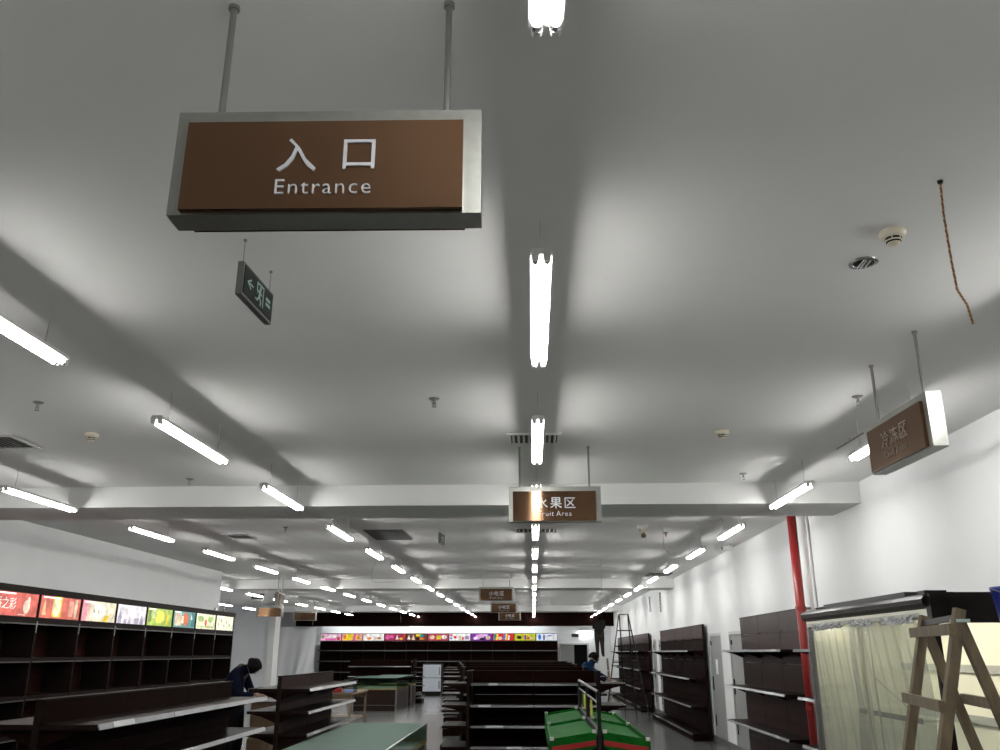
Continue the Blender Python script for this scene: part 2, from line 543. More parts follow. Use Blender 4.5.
# exit signs
def make_exit(label, loc, rz, ln=.37, ht=.155, zt=3.28, running=True):
    t = thing('exit_sign', label, 'exit sign', (loc[0], loc[1], zt - ht), rz)
    MB().box(-ln / 2, ln / 2, -.014, .014, 0, ht).build('case', 'alu', t)
    pn = MB().box(-ln / 2 + .012, ln / 2 - .012, -.018, -.014, .014, ht - .012).build('face', 'exit_green', t)
    if running:
        y0, y1 = -.020, -.018
        # door outline, running figure and direction marks
        MB().box(-.03, .055, y0, y1, .12, .128).box(.047, .055, y0, y1, .03, .12).box(-.03, -.022, y0, y1, .085, .12).build('door_mark', 'exit_mark', pn)
        f = MB()
        f.tube([(.012, y0 - .001, .107), (.012, y1, .107)], .010, 10)
        f.bar((.0, y0, .062), (.010, y0, .095), .016, .003).bar((.0, y0, .064), (-.022, y0, .040), .009, .003).bar((-.022, y0, .040), (-.045, y0, .042), .008, .003)
        f.bar((.002, y0, .062), (.022, y0, .050), .009, .003).bar((.022, y0, .050), (.018, y0, .026), .008, .003)
        f.bar((.010, y0, .09), (.032, y0, .078), .007, .003).bar((.008, y0, .09), (-.018, y0, .088), .007, .003).bar((-.018, y0, .088), (-.022, y0, .072), .006, .003)
        f.build('running_figure', 'exit_mark', pn)
        MB().bar((-.14, y0, .078), (-.10, y0, .1), .008, .002).bar((-.14, y0, .078), (-.10, y0, .056), .008, .002).bar((-.135, y0, .078), (-.075, y0, .078), .008, .002).build('arrow', 'exit_mark', pn)
        MB().box(.085, .14, y0, y1, .085, .10).box(.085, .14, y0, y1, .06, .075).build('caption', 'exit_mark', pn)
    else:
        MB().box(-.10, .10, -.02, -.018, .05, .06).box(-.10, .10, -.02, -.018, .09, .10).build('caption', 'exit_mark', pn)
    for x in (-ln / 2 + .02, ln / 2 - .02):
        w_ = MB().tube([(x, 0, ht), (x, 0, H - zt + ht)], .0018, 5).build('chain', 'rod', t)
        MB().tube([(x, 0, H - zt + ht - .008), (x, 0, H - zt + ht)], .008, 8).build('ceiling_hook', 'rod', w_)
    return t
make_exit('small dark green exit sign with running figure, behind the Entrance sign', (-1.245, 3.52), math.radians(90 - 3))
make_exit('tiny dark exit sign seen edge-on under the ceiling left of the fruit sign', (-1.34, 12.75), math.radians(85), zt=3.33, running=False)
make_exit('small black exit sign hanging over the far left bay', (-7.69, 24.3), 0, zt=3.205, running=False)
e = thing('exit_sign', 'black exit sign on the back wall above the door', 'exit sign', (1.92, YB - .03, 2.3))
MB().box(-.17, .17, 0, .028, 0, .14).build('case', 'black', e)
MB().box(-.15, .15, -.004, 0, .015, .125).build('face', 'exit_green', e)

# ------------------------------------------------------------------ ceiling fittings
def make_detector(label, x, y, s=1.0):
    t = thing('smoke_detector', label, 'smoke detector', (x, y, H), group='smoke detectors on the ceiling')
    MB().lathe([(.050 * s, 0), (.052 * s, -.006), (.056 * s, -.010), (.056 * s, -.018), (.048 * s, -.030), (.036 * s, -.036)], 24).build('base', 'cream', t, smooth=False)
    MB().lathe([(.036 * s, -.036), (.030 * s, -.058)], 20).build('sensor_grille', 'black', t)
    MB().lathe([(.033 * s, -.044), (.034 * s, -.048), (.033 * s, -.051)], 20).build('ring', 'cream', t)
    MB().lathe([(.029 * s, -.058), (.024 * s, -.066), (.010 * s, -.070)], 20).build('cap', 'cream', t)
    for k in range(6):
        a = k * PI / 3
        MB().bar((.034 * s * math.cos(a), .034 * s * math.sin(a), -.035), (.033 * s * math.cos(a), .033 * s * math.sin(a), -.050), .004, .004, (math.cos(a), math.sin(a), 0)).build('rib', 'cream', t)
make_detector('cream smoke detector beside the chrome recessed downlight', 1.58, 3.38)
make_detector('cream smoke detector left of the second left lamp', -3.67, 6.79)
make_detector('cream smoke detector on the ceiling right of the centre vent', 1.58, 6.88)

def make_sprinkler(label, x, y):
    t = thing('sprinkler', label, 'sprinkler', (x, y, H), group='sprinklers on the ceiling')
    MB().lathe([(.040, 0), (.036, -.006), (.018, -.014)], 18).build('escutcheon', 'rod', t)
    MB().tube([(0, 0, -.012), (0, 0, -.045)], [.011, .008], 8).build('stem', 'rod', t)
    MB().bar((-.011, 0, -.03), (-.009, 0, -.062), .004, .004).bar((.011, 0, -.03), (.009, 0, -.062), .004, .004).build('yoke', 'rod', t)
    MB().lathe([(.016, -.062), (.017, -.065), (.005, -.067)], 12).build('deflector', 'rod', t)
make_sprinkler('dark sprinkler head on the ceiling left of the centre lamps', -.69, 5.86)
make_sprinkler('dark sprinkler head between the two near left lamps', -3.6, 5.85)
make_sprinkler('dark sprinkler head just left of the sideways copper sign', 2.34, 5.92)
make_sprinkler('small sprinkler head close to the beam at the left', -3.6, 8.75)
make_sprinkler('small sprinkler head near the beam at the right', 2.17, 8.67)
make_sprinkler('small sprinkler head beyond the beam at the left', -3.6, 12.4)
make_sprinkler('small sprinkler head beyond the beam at the right', 2.05, 13.2)

t = thing('downlight', 'round chrome recessed downlight next to the cream smoke detector', 'downlight', (1.57, 3.69, H))
MB().lathe([(.060, 0), (.068, -.002), (.066, -.006), (.050, -.007), (.046, -.002)], 28).build('rim', 'chrome', t)
MB().lathe([(.045, -.001), (.045, -.003)], 24).build('dark_opening', 'black', t)
MB().tube([(-.006, -.042, -.006), (-.006, .042, -.006)], .010, 8).tube([(.016, -.038, -.006), (.016, .038, -.006)], .008, 8).build('bulb', 'chrome', t)

def make_vent(label, x0, x1, y0, y1, n, along='x', louvre='vent', back='vent_dark', cross=0):
    t = thing('ceiling_vent', label, 'vent', ((x0 + x1) / 2, (y0 + y1) / 2, H))
    a, b_ = (x1 - x0) / 2, (y1 - y0) / 2
    fw = .032
    MB().box(-a, a, -b_, -b_ + fw, -.014, 0).box(-a, a, b_ - fw, b_, -.014, 0).box(-a, -a + fw, -b_ + fw, b_ - fw, -.014, 0).box(a - fw, a, -b_ + fw, b_ - fw, -.014, 0).build('frame', louvre, t)
    MB().box(-a + fw, a - fw, -b_ + fw, b_ - fw, -.003, 0).build('backing', back, t)
    me = None
    for i in range(n):
        u = (i + .5) / n
        if along == 'x':
            p = -b_ + fw + u * 2 * (b_ - fw)
            q0, q1, hint = (-a + fw, p + .008, -.004), (a - fw, p + .008, -.004), (0, 1, -.6)
            mbx = MB().bar((-a + fw, 0, -.009), (a - fw, 0, -.009), .002, .020, (0, 1, -.5))
            loc = (0, p, 0)
        else:
            p = -a + fw + u * 2 * (a - fw)
            mbx = MB().bar((0, -b_ + fw, -.009), (0, b_ - fw, -.009), .002, .020, (1, 0, -.5))
            loc = (p, 0, 0)
        if me is None:
            me = mbx.mesh('slat', louvre)
        place('slat', me, t, loc)
make_vent('square grey ceiling vent cut by the left edge of the photo', -4.80, -4.36, 6.80, 7.26, 8, 'y')
make_vent('slatted ceiling vent behind the second centre lamp, above the fruit sign', -.20, .26, 6.90, 7.28, 9, 'y', 'fixture')
make_vent('large dark return-air grille beyond the beam, left of centre', -2.52, -1.93, 12.72, 13.85, 14, 'x', 'vent_dark', 'black')
make_vent('small grey ceiling vent beyond the beam at the far left', -4.80, -4.40, 13.15, 13.62, 7, 'y')
make_vent('ceiling vent behind the centre lamps just beyond the beam', -.25, .40, 12.6, 13.1, 9, 'y', 'fixture')
make_vent('dark ceiling vent above the right wall units', 2.70, 3.25, 20.2, 20.9, 7, 'y', 'vent_dark', 'black')
make_vent('dark ceiling vent left of the overlapping snack signs', -3.2, -2.3, 22.9, 23.6, 8, 'y', 'vent_dark', 'black')
# slit vents in the right wall
for lab, y, za, zb in (('narrow dark slit vent high on right wall, nearer of the pair', 24.3, 2.70, 3.22), ('narrow dark slit vent high on right wall, farther of the pair', 26.5, 2.80, 3.24)):
    t = thing('wall_vent', lab, 'vent', (XR, y, za))
    MB().box(-.015, 0, -.12, .12, 0, zb - za).build('frame', 'mop_grey', t)
    n = 6
    for i in range(n):
        z = .03 + i * (zb - za - .06) / (n - 1)
        MB().box(-.02, -.015, -.10, .10, z - .012, z + .012).build('slat', 'vent_dark', t)

# loose twisted wire hanging from the ceiling
t = thing('twisted_wire', 'thin yellow and red twisted wire dangling from the ceiling at upper right', 'wire', (1.60, 2.965, H))
path = [Vector((0, 0, 0)), Vector((-.010, 0, -.15)), Vector((-.012, 0, -.34)), Vector((-.010, .0, -.46)), Vector((.016, 0, -.52)), Vector((.025, 0, -.595))]
def sample(u):
    u *= len(path) - 1
    i = min(int(u), len(path) - 2)
    return path[i].lerp(path[i + 1], u - i)
for ph, mm, nm in ((0, 'yellow_wire', 'strand'), (PI, 'red_wire', 'strand')):
    pts = []
    for i in range(140):
        u = i / 139
        c = sample(u)
        a = u * 2 * PI * 22 + ph
        pts.append(c + Vector((math.cos(a) * .0026, math.sin(a) * .0026, 0)))
    MB().tube(pts, .0027, 5).build(nm, mm, t, smooth=True)
MB().lathe([(.011, 0), (.010, -.01), (.005, -.014)], 10).build('ceiling_stub', 'black', t)
# metal rod and wires near the right lamp
t = thing('ceiling_rod', 'thin dark metal rod under the ceiling beside the sideways copper sign', 'rod', (2.72, 7.17, H))
MB().tube([(-.01, .30, -.03), (.01, -.29, -.03)], .008, 6).build('bar', 'rod', t)
MB().tube([(0, 0, 0), (0, 0, -.03)], .004, 6).build('hanger', 'rod', t)
# small hanging cables
def cable(label, pts):
    o = MB().tube([Vector(p) - Vector(pts[0]) for p in pts], .004, 5).build('ceiling_cable', 'mop_grey', None, pts[0])
    tag(o, label, 'cable')
cable('short loose cable hanging beyond the beam at the right', [(1.92, 12.6, H), (1.915, 12.6, 3.25), (1.92, 12.62, 3.12), (1.99, 12.64, 3.02)])
cable('long thin cable hanging over the far left aisle', [(-3.1, 17.2, H), (-3.18, 17.2, 3.2), (-3.19, 17.2, 3.0), (-3.12, 17.2, 2.97), (-2.7, 17.2, 2.975)])
cable('thin vertical cable hanging beyond the second beam on the right', [(1.35, 17.0, H), (1.34, 17.0, 3.0), (1.345, 17.0, 2.72)])
cable('thin vertical cable hanging in front of the dark bulkhead left of centre', [(-4.5, 30.0, H), (-4.5, 30.0, 2.85), (-4.49, 30, 2.62)])
t = thing('security_camera', 'small white security camera on the ceiling edge beyond the beam at right', 'camera', (3.30, 14.6, H))
MB().tube([(0, 0, 0), (0, 0, -.05)], .012, 8).build('stem', 'white_paint', t)
MB().box(-.10, .06, -.035, .035, -.12, -.05).build('body', 'white_paint', t)
MB().tube([(-.10, 0, -.085), (-.115, 0, -.085)], .025, 10).build('lens', 'black', t)
# emergency lamp hanging beyond the beam
t = thing('emergency_lamp', 'small twin-headed emergency lamp under the ceiling right of the fruit sign', 'emergency lamp', (1.60, 12.45, H))
MB().box(-.07, .07, -.03, .03, -.05, 0).build('case', 'white_paint', t)
MB().lathe([(.02, -.05), (.045, -.085), (.045, -.10), (.02, -.105)], 14, (.0, 0, 0)).build('lamp_head', 'cream', t)
MB().lathe([(.012, -.105), (.038, -.13), (.036, -.165), (.012, -.175)], 14, (.015, 0, 0)).build('lamp_head', 'carton', t)

# ------------------------------------------------------------------ shelving
def shelving(name, label, cat, loc, rz, nb, bw, h, zs, depth, sides, rows_, group, boards='laminate', strip=lambda b, k, s: True, bracket=True, base=.12, topmat=None, wrap=None, depth_low=None):
    """local: back board in the YZ plane along +Y, shelves towards +X / -X"""
    t = thing(name, label, cat, loc, rz, group)
    bt = .022
    meshes = {}
    def shared(key, maker):
        if key not in meshes:
            meshes[key] = maker()
        return meshes[key]
    L = nb * bw
    for bI in range(nb):
        for i in range(len(rows_) - 1):
            za, zb = rows_[i], rows_[i + 1]
            mm = topmat if (topmat and za >= zs[0] - .02) else boards
            me = shared(('bd', i), lambda: MB().box(-bt, bt, .004, bw - .004, za + .003, zb - .003).mesh('back_board', mm))
            place('back_board', me, t, (0, bI * bw, 0))
    for i in range(nb + 1):
        me = shared('post', lambda: MB().box(-bt * .9, bt * .9, -.02, .02, 0, h - .01).mesh('upright', 'dark_trim'))
        place('upright', me, t, (0, min(max(i * bw, .022), L - .022), 0))
    for s in sides:
        for bI in range(nb):
            for k, z in enumerate(zs):
                dd = depth
                def mk():
                    q = MB().box(min(s * bt, s * dd), max(s * bt, s * dd), .006, bw - .006, z - .03, z)
                    return q.mesh('shelf', 'shelf_top')
                sh = place('shelf', shared(('sh', s, k), mk), t, (0, bI * bw, 0))
                if bracket:
                    for yy in (.03, bw - .03):
                        me = shared(('br', s, k, yy), lambda: MB().prism([(s * bt, z - .03), (s * dd * .9, z - .03), (s * dd * .55, z - .055), (s * bt, z - .12)], yy - .006, yy + .006).mesh('bracket', 'laminate'))
                        place('bracket', me, sh, (0, 0, 0))
                if strip(bI, k, s):
                    def mks():
                        x0 = s * dd
                        return MB().prism([(x0, z + .002), (x0 + s * .005, z + .002), (x0 + s * .016, z - .028), (x0 + s * .011, z - .028), (x0, z - .01)], .003, bw - .003).mesh('price_strip', 'strip')
                    place('price_strip', shared(('st', s, k), mks), sh)
                    if wrap and wrap(bI, k, s):
                        yy = random.uniform(.1, bw - .35)
                        x0 = s * dd
                        MB().prism([(x0 + s * .003, z + .005), (x0 + s * .008, z + .003), (x0 + s * .018, z - .024), (x0 + s * .015, z - .024)], yy, yy + random.uniform(.12, .3)).build('label_film', 'bright_wrap', sh)
        x0, x1 = sorted((0, s * (depth_low or depth)))
        MB().box(x0, x1, 0, L, 0, base).build('plinth', 'laminate', t)
    MB().box(-bt * 1.3, bt * 1.3, -.004, L + .004, h - .012, h).build('top_cap', 'dark_trim', t)
    return t

R6 = [.12, .52, .92, 1.30, 1.65, 1.91, 2.17]
# right-hand wall units
zs_r = [1.68, 1.16, .64]
GW = 'dark wall shelving along the right wall'
rows_w = [.12, .42, .78, 1.14, 1.50, 1.92, 2.19]
wr = lambda b_, k, s: random.random() < .45
shelving('wall_shelf', 'tall brown wall shelving at right, between the grey doors and the red pipe', 'shelf', (3.435, 11.30, 0), 0, 3, 1.145, 2.19, [1.685, 1.155, .64, .14], .335, (-1,), rows_w, GW, topmat='laminate_light', wrap=wr, boards='laminate_light')
shelving('wall_shelf', 'short wall shelving between the red pipe and the glass chiller', 'shelf', (3.435, 8.75, 0), 0, 2, 1.0, 2.16, [1.685, 1.155, .64, .14], .335, (-1,), [.12, .42, .78, 1.14, 1.50, 1.92, 2.16], GW, topmat='laminate_light', wrap=wr)
shelving('wall_shelf', 'tall brown wall shelving in the middle of the right wall, beyond grey doors', 'shelf', (3.435, 18.05, 0), 0, 5, 1.19, 2.19, [1.685, 1.155, .64, .14], .335, (-1,), rows_w, GW, topmat='laminate_light', strip=lambda b_, k, s: True, wrap=wr)
shelving('wall_shelf', 'farthest brown wall shelving on the right wall, behind the black stepladder', 'shelf', (3.435, 26.5, 0), 0, 8, 1.19, 2.19, [1.685, 1.155, .64, .14], .335, (-1,), rows_w, GW, topmat='laminate_light', strip=lambda b_, k, s: b_ != 1, wrap=wr)

# left-hand gondolas
GL = 'low gondola shelving in the left aisle'
rows_g = [.10, .45, .80, 1.10, 1.40]
shelving('gondola_shelf', 'long low dark gondola with silver shelf edges at bottom left, nearest camera', 'shelf', (-2.80, 5.06, 0), 0, 3, 1.065, 1.40, [1.265, 1.005, .74, .45], .35, (1, -1), rows_g, GL, wrap=lambda b_, k, s: s > 0 and random.random() < .5)
shelving('gondola_shelf', 'low dark gondola seen end-on behind the near left one, beside the bending person', 'shelf', (-2.83, 9.98, 0), 0, 2, 1.30, 1.40, [1.265, 1.03, .80, .45], .34, (1, -1), rows_g, GL, boards='laminate_light', wrap=lambda b_, k, s: s > 0 and random.random() < .8)

# centre gondolas (run across the aisle, one behind another)
GC = 'gondola shelving in the centre of the shop'
cz = [1.24, .96, .695, .43]
rows_c = [.10, .43, .76, 1.08, 1.405]
cent = [(12.93, -.87, .87), (16.2, -1.22, .88), (19.4, -1.50, .89), (22.6, -1.80, .9), (25.8, -2.1, .9)]
names = ['front', 'second', 'third', 'fourth', 'rearmost']
for i, (y, xa, xb) in enumerate(cent):
    n = 2 if i < 2 else 3
    shelving('gondola_shelf', '%s dark gondola of the centre block, running across the aisle' % names[i], 'shelf', (xa, y, 0), -PI / 2, n, (xb - xa) / n, 1.405, cz, .42, (1, -1), rows_c, GC, bracket=False,
             wrap=(lambda b_, k, s: s > 0 and b_ == 0) if i == 0 else None)
    for sx, x in ((-1, xa - .036), (1, xb + .036)):
        side = 'left' if sx < 0 else 'right'
        shelving('end_shelf', '%s-hand end shelves of the %s gondola in the centre block' % (side, names[i]), 'shelf', (x, y - .42, 0), 0, 1, .84, 1.405, [1.24, .96, .695, .43, .14], .36, (sx,), [.10, .76, 1.405], 'end shelves of the centre gondolas', bracket=(i == 0), strip=lambda b_, k, s: k < 3)

# far back: dark gondola, dark end stand
shelving('gondola_shelf', 'dark far gondola with two silver shelf edges behind the glass counters', 'shelf', (-6.40, 31.2, 0), -PI / 2, 2, 1.08, 1.38, [1.19, .86, .5], .3, (1,), [.1, .5, .94, 1.38], 'far gondolas', bracket=False)
shelving('end_shelf', 'dark end shelves on the right of the far gondola, beside the white cooler', 'shelf', (-4.13, 30.8, 0), 0, 1, .8, 1.40, [1.15, .85, .55, .25], .32, (1,), [.1, .75, 1.4], 'far gondolas')
MB_ = None

# ------------------------------------------------------------------ back wall display with light boxes
PAL = {}
def lit(col, s=1.0):
    key = (col, s)
    if key not in PAL:
        m_ = PAL[key] = emit('print_%d' % len(PAL), col, s)
        t_ = m_.node_tree
        tc_ = t_.nodes.new('ShaderNodeTexCoord')
        nz_ = t_.nodes.new('ShaderNodeTexNoise')
        nz_.inputs['Scale'].default_value = 7.0
        nz_.inputs['Detail'].default_value = 3.0
        mr_ = t_.nodes.new('ShaderNodeMapRange')
        mr_.inputs['From Min'].default_value = 0.3
        mr_.inputs['From Max'].default_value = 0.7
        mr_.inputs['To Min'].default_value = s * 0.6
        mr_.inputs['To Max'].default_value = s * 1.35
        t_.links.new(tc_.outputs['Object'], nz_.inputs['Vector'])
        t_.links.new(nz_.outputs['Fac'], mr_.inputs['Value'])
        t_.links.new(mr_.outputs[0], t_.nodes['Principled BSDF'].inputs['Emission Strength'])
    return PAL[key]
def printed(parent, marks, y, ox, oz, s):
    """flat printed shapes on a light box; marks: (kind, colour, x, z, w, h)"""
    by = {}
    for i, (kind, c, x, z, wd, ht) in enumerate(marks):
        mbx = by.setdefault((c, i), MB())
        dy = y - .0012 * (i + 1)
        if kind == 'r':
            mbx.box(ox + x, ox + x + wd, dy, y, oz + z, oz + z + ht)
        elif kind == 'd':
            n = 14
            mbx.prism([(ox + x + wd * math.cos(2 * PI * k / n), oz + z + ht * math.sin(2 * PI * k / n)) for k in range(n)], dy, y)
        elif kind == 't':
            mbx.prism([(ox + x, oz + z), (ox + x + wd, oz + z), (ox + x + wd / 2, oz + z + ht)], dy, y)
        elif kind == 'p':
            mbx.prism([(ox + x, oz + z), (ox + x + wd, oz + z), (ox + x + wd * 1.4, oz + z + ht), (ox + x + wd * .4, oz + z + ht)], dy, y)
    for (c, i), mbx in by.items():
        mbx.build('print', lit(c, s), parent)

W_, R_, Y_, O_, P_, V_, G_, B_, K_, C_, T_ = (.95, .93, .9), (.75, .03, .03), (.9, .68, .03), (.9, .25, .03), (.85, .12, .40), (.25, .03, .40), (.10, .45, .08), (.05, .2, .75), (.02, .012, .012), (.8, .65, .45), (.02, .30, .32)
bwid = 10.65 / 11
far_art = [
    ((.85, .45, .65), [('d', G_, .10, .16, .06, .07), ('r', P_, .22, .02, .5, .06), ('p', W_, .25, .12, .4, .1), ('r', R_, .78, .02, .12, .13)]),
    ((.88, .40, .35), [('p', Y_, .03, .02, .45, .26), ('d', O_, .14, .14, .07, .09), ('p', P_, .5, .0, .12, .29), ('d', Y_, .75, .12, .12, .08), ('d', O_, .76, .12, .07, .05)]),
    (W_, [('d', O_, .27, .09, .10, .06), ('d', C_, .58, .09, .08, .06), ('d', (.5, .2, .08), .73, .1, .09, .05), ('r', R_, .04, .24, .08, .04)]),
    ((.35, .03, .08), [('d', P_, .13, .15, .10, .10), ('d', P_, .33, .17, .09, .08), ('t', W_, .5, .05, .14, .2), ('d', Y_, .76, .08, .08, .05), ('r', R_, .84, .12, .1, .15)]),
    ((.16, .05, .03), [('t', W_, .05, .05, .14, .2), ('t', C_, .24, .03, .16, .24), ('r', Y_, .45, .17, .2, .10), ('d', T_, .72, .2, .1, .06), ('d', O_, .7, .08, .14, .05), ('d', K_, .52, .08, .1, .06)]),
    (W_, [('r', P_, .03, .18, .1, .1), ('d', B_, .08, .09, .05, .05), ('d', R_, .26, .14, .07, .06), ('r', C_, .42, .03, .12, .18), ('r', R_, .58, .03, .08, .12), ('r', (.45, .35, .6), .7, .05, .2, .14)]),
    (V_, [('p', (.85, .5, .85), .10, .05, .4, .2), ('r', (.85, .5, .85), .35, .18, .4, .09), ('d', K_, .52, .07, .14, .05), ('d', W_, .2, .1, .09, .06), ('d', C_, .78, .12, .1, .09)]),
    (R_, [('p', T_, .02, .02, .1, .26), ('p', Y_, .14, .02, .08, .26), ('d', C_, .33, .1, .1, .07), ('p', B_, .46, .02, .1, .26), ('p', Y_, .56, .02, .08, .26), ('p', W_, .68, .02, .08, .2), ('r', R_, .84, .05, .1, .2)]),
    ((.55, .58, .03), [('d', K_, .22, .13, .11, .07), ('r', V_, .45, .04, .08, .2), ('d', R_, .64, .1, .08, .05), ('d', C_, .78, .1, .09, .05), ('r', Y_, .1, .25, .5, .03)]),
    ((.80, .86, .95), [('d', B_, .16, .14, .07, .12), ('r', (.03, .06, .3), .32, .02, .07, .2), ('r', W_, .48, .05, .4, .2), ('d', B_, .62, .2, .1, .03)]),
]
far_art.insert(5, ((.5, .06, .1), [('d', C_, .2, .14, .12, .08), ('r', Y_, .4, .05, .2, .16), ('d', W_, .75, .15, .12, .09)]))
t = thing('display_shelving', 'long dark display shelving along the back wall under glowing pictures', 'shelf', (-9.55, 39.75, 0))
Wd = 10.65
for i in range(12):
    MB().box(-.02, .02, -.02, .02, 0, 2.12).build('upright', 'dark_trim', t, (min(max(i * bwid, .02), Wd - .02), .0, 0))
bd = {}
for i in range(11):
    for j, (za, zb) in enumerate([(.1, .45), (.45, .8), (.8, 1.27), (1.27, 1.73), (1.73, 2.12)]):
        if j not in bd:
            bd[j] = MB().box(.003, bwid - .003, .02, .05, za + .003, zb - .003).mesh('back_board', 'laminate')
        place('back_board', bd[j], t, (i * bwid, 0, 0))
    for z in (1.73, 1.28, .82, .4):
        sh = MB().box(.004, bwid - .004, -.38, .02, z - .03, z).build('shelf', 'shelf_top', t, (i * bwid, 0, 0))
        MB().box(.002, bwid - .002, -.392, -.38, z - .038, z + .006).build('price_strip', 'strip', sh)
MB().box(0, Wd, -.42, .05, 0, .1).build('plinth', 'laminate', t)
t2 = 'glowing product light box on the back wall, %s from the left'
for i in range(11):
    base, marks = far_art[i]
    e = thing('light_box', t2 % ORD[i], 'light box', (-9.55 + i * bwid, 39.75, 2.12), 0, 'light boxes along the back wall')
    MB().box(.0, bwid, -.12, .05, 0, .33).build('case', 'dark_trim', e)
    fc = MB().box(.02, bwid - .02, -.128, -.12, .02, .31).build('lit_face', lit(base, .75), e)
    printed(fc, [(k_, c_, x_ * .97, z_, w_, h_) for k_, c_, x_, z_, w_, h_ in marks], -.128, .02, .022, .75)
# batten lamps washing the wall above the light boxes
for i in range(7):
    e = thing('batten_lamp', 'bright batten lamp under the back bulkhead, %s from the left' % ORD[i], 'lamp', (-8.6 + i * 1.42, 39.45, 2.80), 0, 'batten lamps under the back bulkhead')
    MB().box(-.65, .65, -.03, .03, .03, .07).build('housing', 'fixture', e)
    MB().tube([(-.63, 0, .012), (.63, 0, .012)], .016, 8).build('tube', 'back_tube', e)
    MB().box(-.66, -.63, -.02, .02, -.01, .04).build('lamp_holder', 'socket', e)
    MB().box(.63, .66, -.02, .02, -.01, .04).build('lamp_holder', 'socket', e)
    MB().box(-.5, -.46, .03, .84, .035, .06).box(.46, .5, .03, .84, .035, .06).build('wall_bracket', 'fixture', e)
e = thing('batten_lamp', 'small bright lamp on the back wall above the doorway', 'lamp', (2.35, 40.2, 2.52))
MB().box(-.3, .3, -.04, .1, .03, .08).build('housing', 'fixture', e)
MB().tube([(-.28, -.02, .012), (.28, -.02, .012)], .016, 8).build('tube', 'back_tube', e)

# ------------------------------------------------------------------ left wall unit with light boxes
YU0, BW, NB = 9.33, 1.113, 9
XB, XF = -7.05, -6.60
t = thing('wall_display_unit', 'long dark cubby unit along the left wall under lit picture panels', 'shelf', (XB, YU0, 0))
LU = BW * NB
D = XF - XB
pm = MB().box(0.02, D, -.018, .018, 0, 2.45).mesh('divider', 'dark_trim')
for i in range(NB + 1):
    dv = place('divider', pm, t, (0, i * BW, 0))
    MB().box(D, D + .006, -.012, .012, 1.90, 2.06).build('edge_strip_or_highlight', 'alu', dv)  # pale piece painted in as the highlight near each divider's top
zl = [2.06, 1.585, 1.11, .64, .2]
bd = {}
for i in range(NB):
    for j in range(len(zl) - 1):
        if j not in bd:
            bd[j] = MB().box(0, .02, .02, BW - .02, zl[j + 1] + .002, zl[j] - .002).mesh('back_board', 'cubby')
        place('back_board', bd[j], t, (0, i * BW, 0))
    for j, z in enumerate(zl):
        if ('s', j) not in bd:
            bd[('s', j)] = MB().box(.02, D - .01, .02, BW - .02, z - .03, z).mesh('shelf', 'shelf_top')
            bd[('l', j)] = MB().box(D - .012, D, .02, BW - .02, z - .055, z + .0).mesh('shelf_front', 'dark_trim')
            bd[('e', j)] = MB().box(D, D + .004, .02, BW - .02, z - .062, z - .045).mesh('edge_strip_or_highlight', 'strip_dark')
        sh = place('shelf', bd[('s', j)], t, (0, i * BW, 0))
        place('shelf_front', bd[('l', j)], sh)
        place('edge_strip_or_highlight', bd[('e', j)], sh)
MB().box(0, D, 0, LU, 0, .16).build('plinth', 'laminate', t)
MB().box(0, D + .015, -.02, LU + .02, 2.45, 2.475).box(D - .01, D + .015, -.02, LU + .02, 2.39, 2.45).build('top_rail', 'dark_trim', t)
MB().box(D - .015, D + .01, 0, LU, 2.045, 2.09).build('lower_rail', 'dark_trim', t)
near_art = [
    ((.85, .10, .08), []),
    ((.80, .16, .12), []),
    ((.78, .17, .12), [('t', (.95, .6, .3), .06, .04, .1, .24), ('r', Y_, .30, .02, .22, .29), ('d', (1, .9, .55), .40, .16, .10, .14), ('r', (.9, .4, .3), .70, .04, .12, .22), ('r', C_, .86, .02, .06, .27)]),
    ((.95, .85, .62), [('r', (.9, .35, .42), .0, .0, .14, .31), ('r', (.95, .6, .5), .14, .0, .1, .31), ('d', (1, .97, .85), .5, .16, .22, .12), ('p', Y_, .62, .0, .14, .1), ('d', (.7, .6, .2), .85, .12, .02, .02), ('d', (.4, .4, .2), .35, .15, .012, .03), ('d', (.4, .4, .2), .48, .15, .012, .03)]),
    ((.92, .88, .92), [('r', (.45, .40, .50), .05, .0, .12, .12), ('t', (.4, .38, .48), .06, .1, .1, .14), ('r', (.5, .45, .55), .24, .0, .1, .08), ('t', (.45, .42, .5), .38, .0, .1, .14), ('r', (.55, .5, .6), .62, .0, .14, .1), ('t', (.4, .38, .48), .8, .0, .12, .18)]),
    ((.45, .60, .10), [('d', (.85, .85, .1), .5, .16, .2, .12), ('r', (.25, .32, .10), .05, .06, .1, .2), ('r', Y_, .76, .03, .08, .2), ('d', (.7, .85, .3), .25, .2, .1, .08)]),
    ((.12, .32, .30), [('r', C_, .08, .03, .28, .24), ('d', (.75, .15, .05), .55, .16, .13, .13), ('r', (.85, .75, .5), .36, .08, .1, .14), ('r', (.03, .2, .2), .84, .03, .14, .26), ('t', W_, .78, .16, .08, .1)]),
    ((.90, .88, .60), [('d', (.45, .65, .2), .25, .2, .16, .06), ('d', (.45, .65, .2), .75, .2, .16, .06), ('d', (.8, .1, .05), .5, .13, .06, .07), ('r', (.5, .6, .2), .1, .03, .8, .03)]),
    ((.95, .95, .72), [('d', (.3, .35, .2), .15, .12, .02, .03), ('d', (.4, .35, .2), .3, .2, .02, .03), ('d', (.25, .35, .2), .45, .1, .025, .03), ('d', (.4, .3, .2), .6, .18, .02, .04), ('d', (.3, .3, .2), .78, .12, .02, .03)]),
]
art_name = ['plain red', 'red lettered', 'red and yellow', 'pink and pale yellow', 'white city', 'yellow-green', 'teal and orange', 'pale green and red', 'pale dotted']
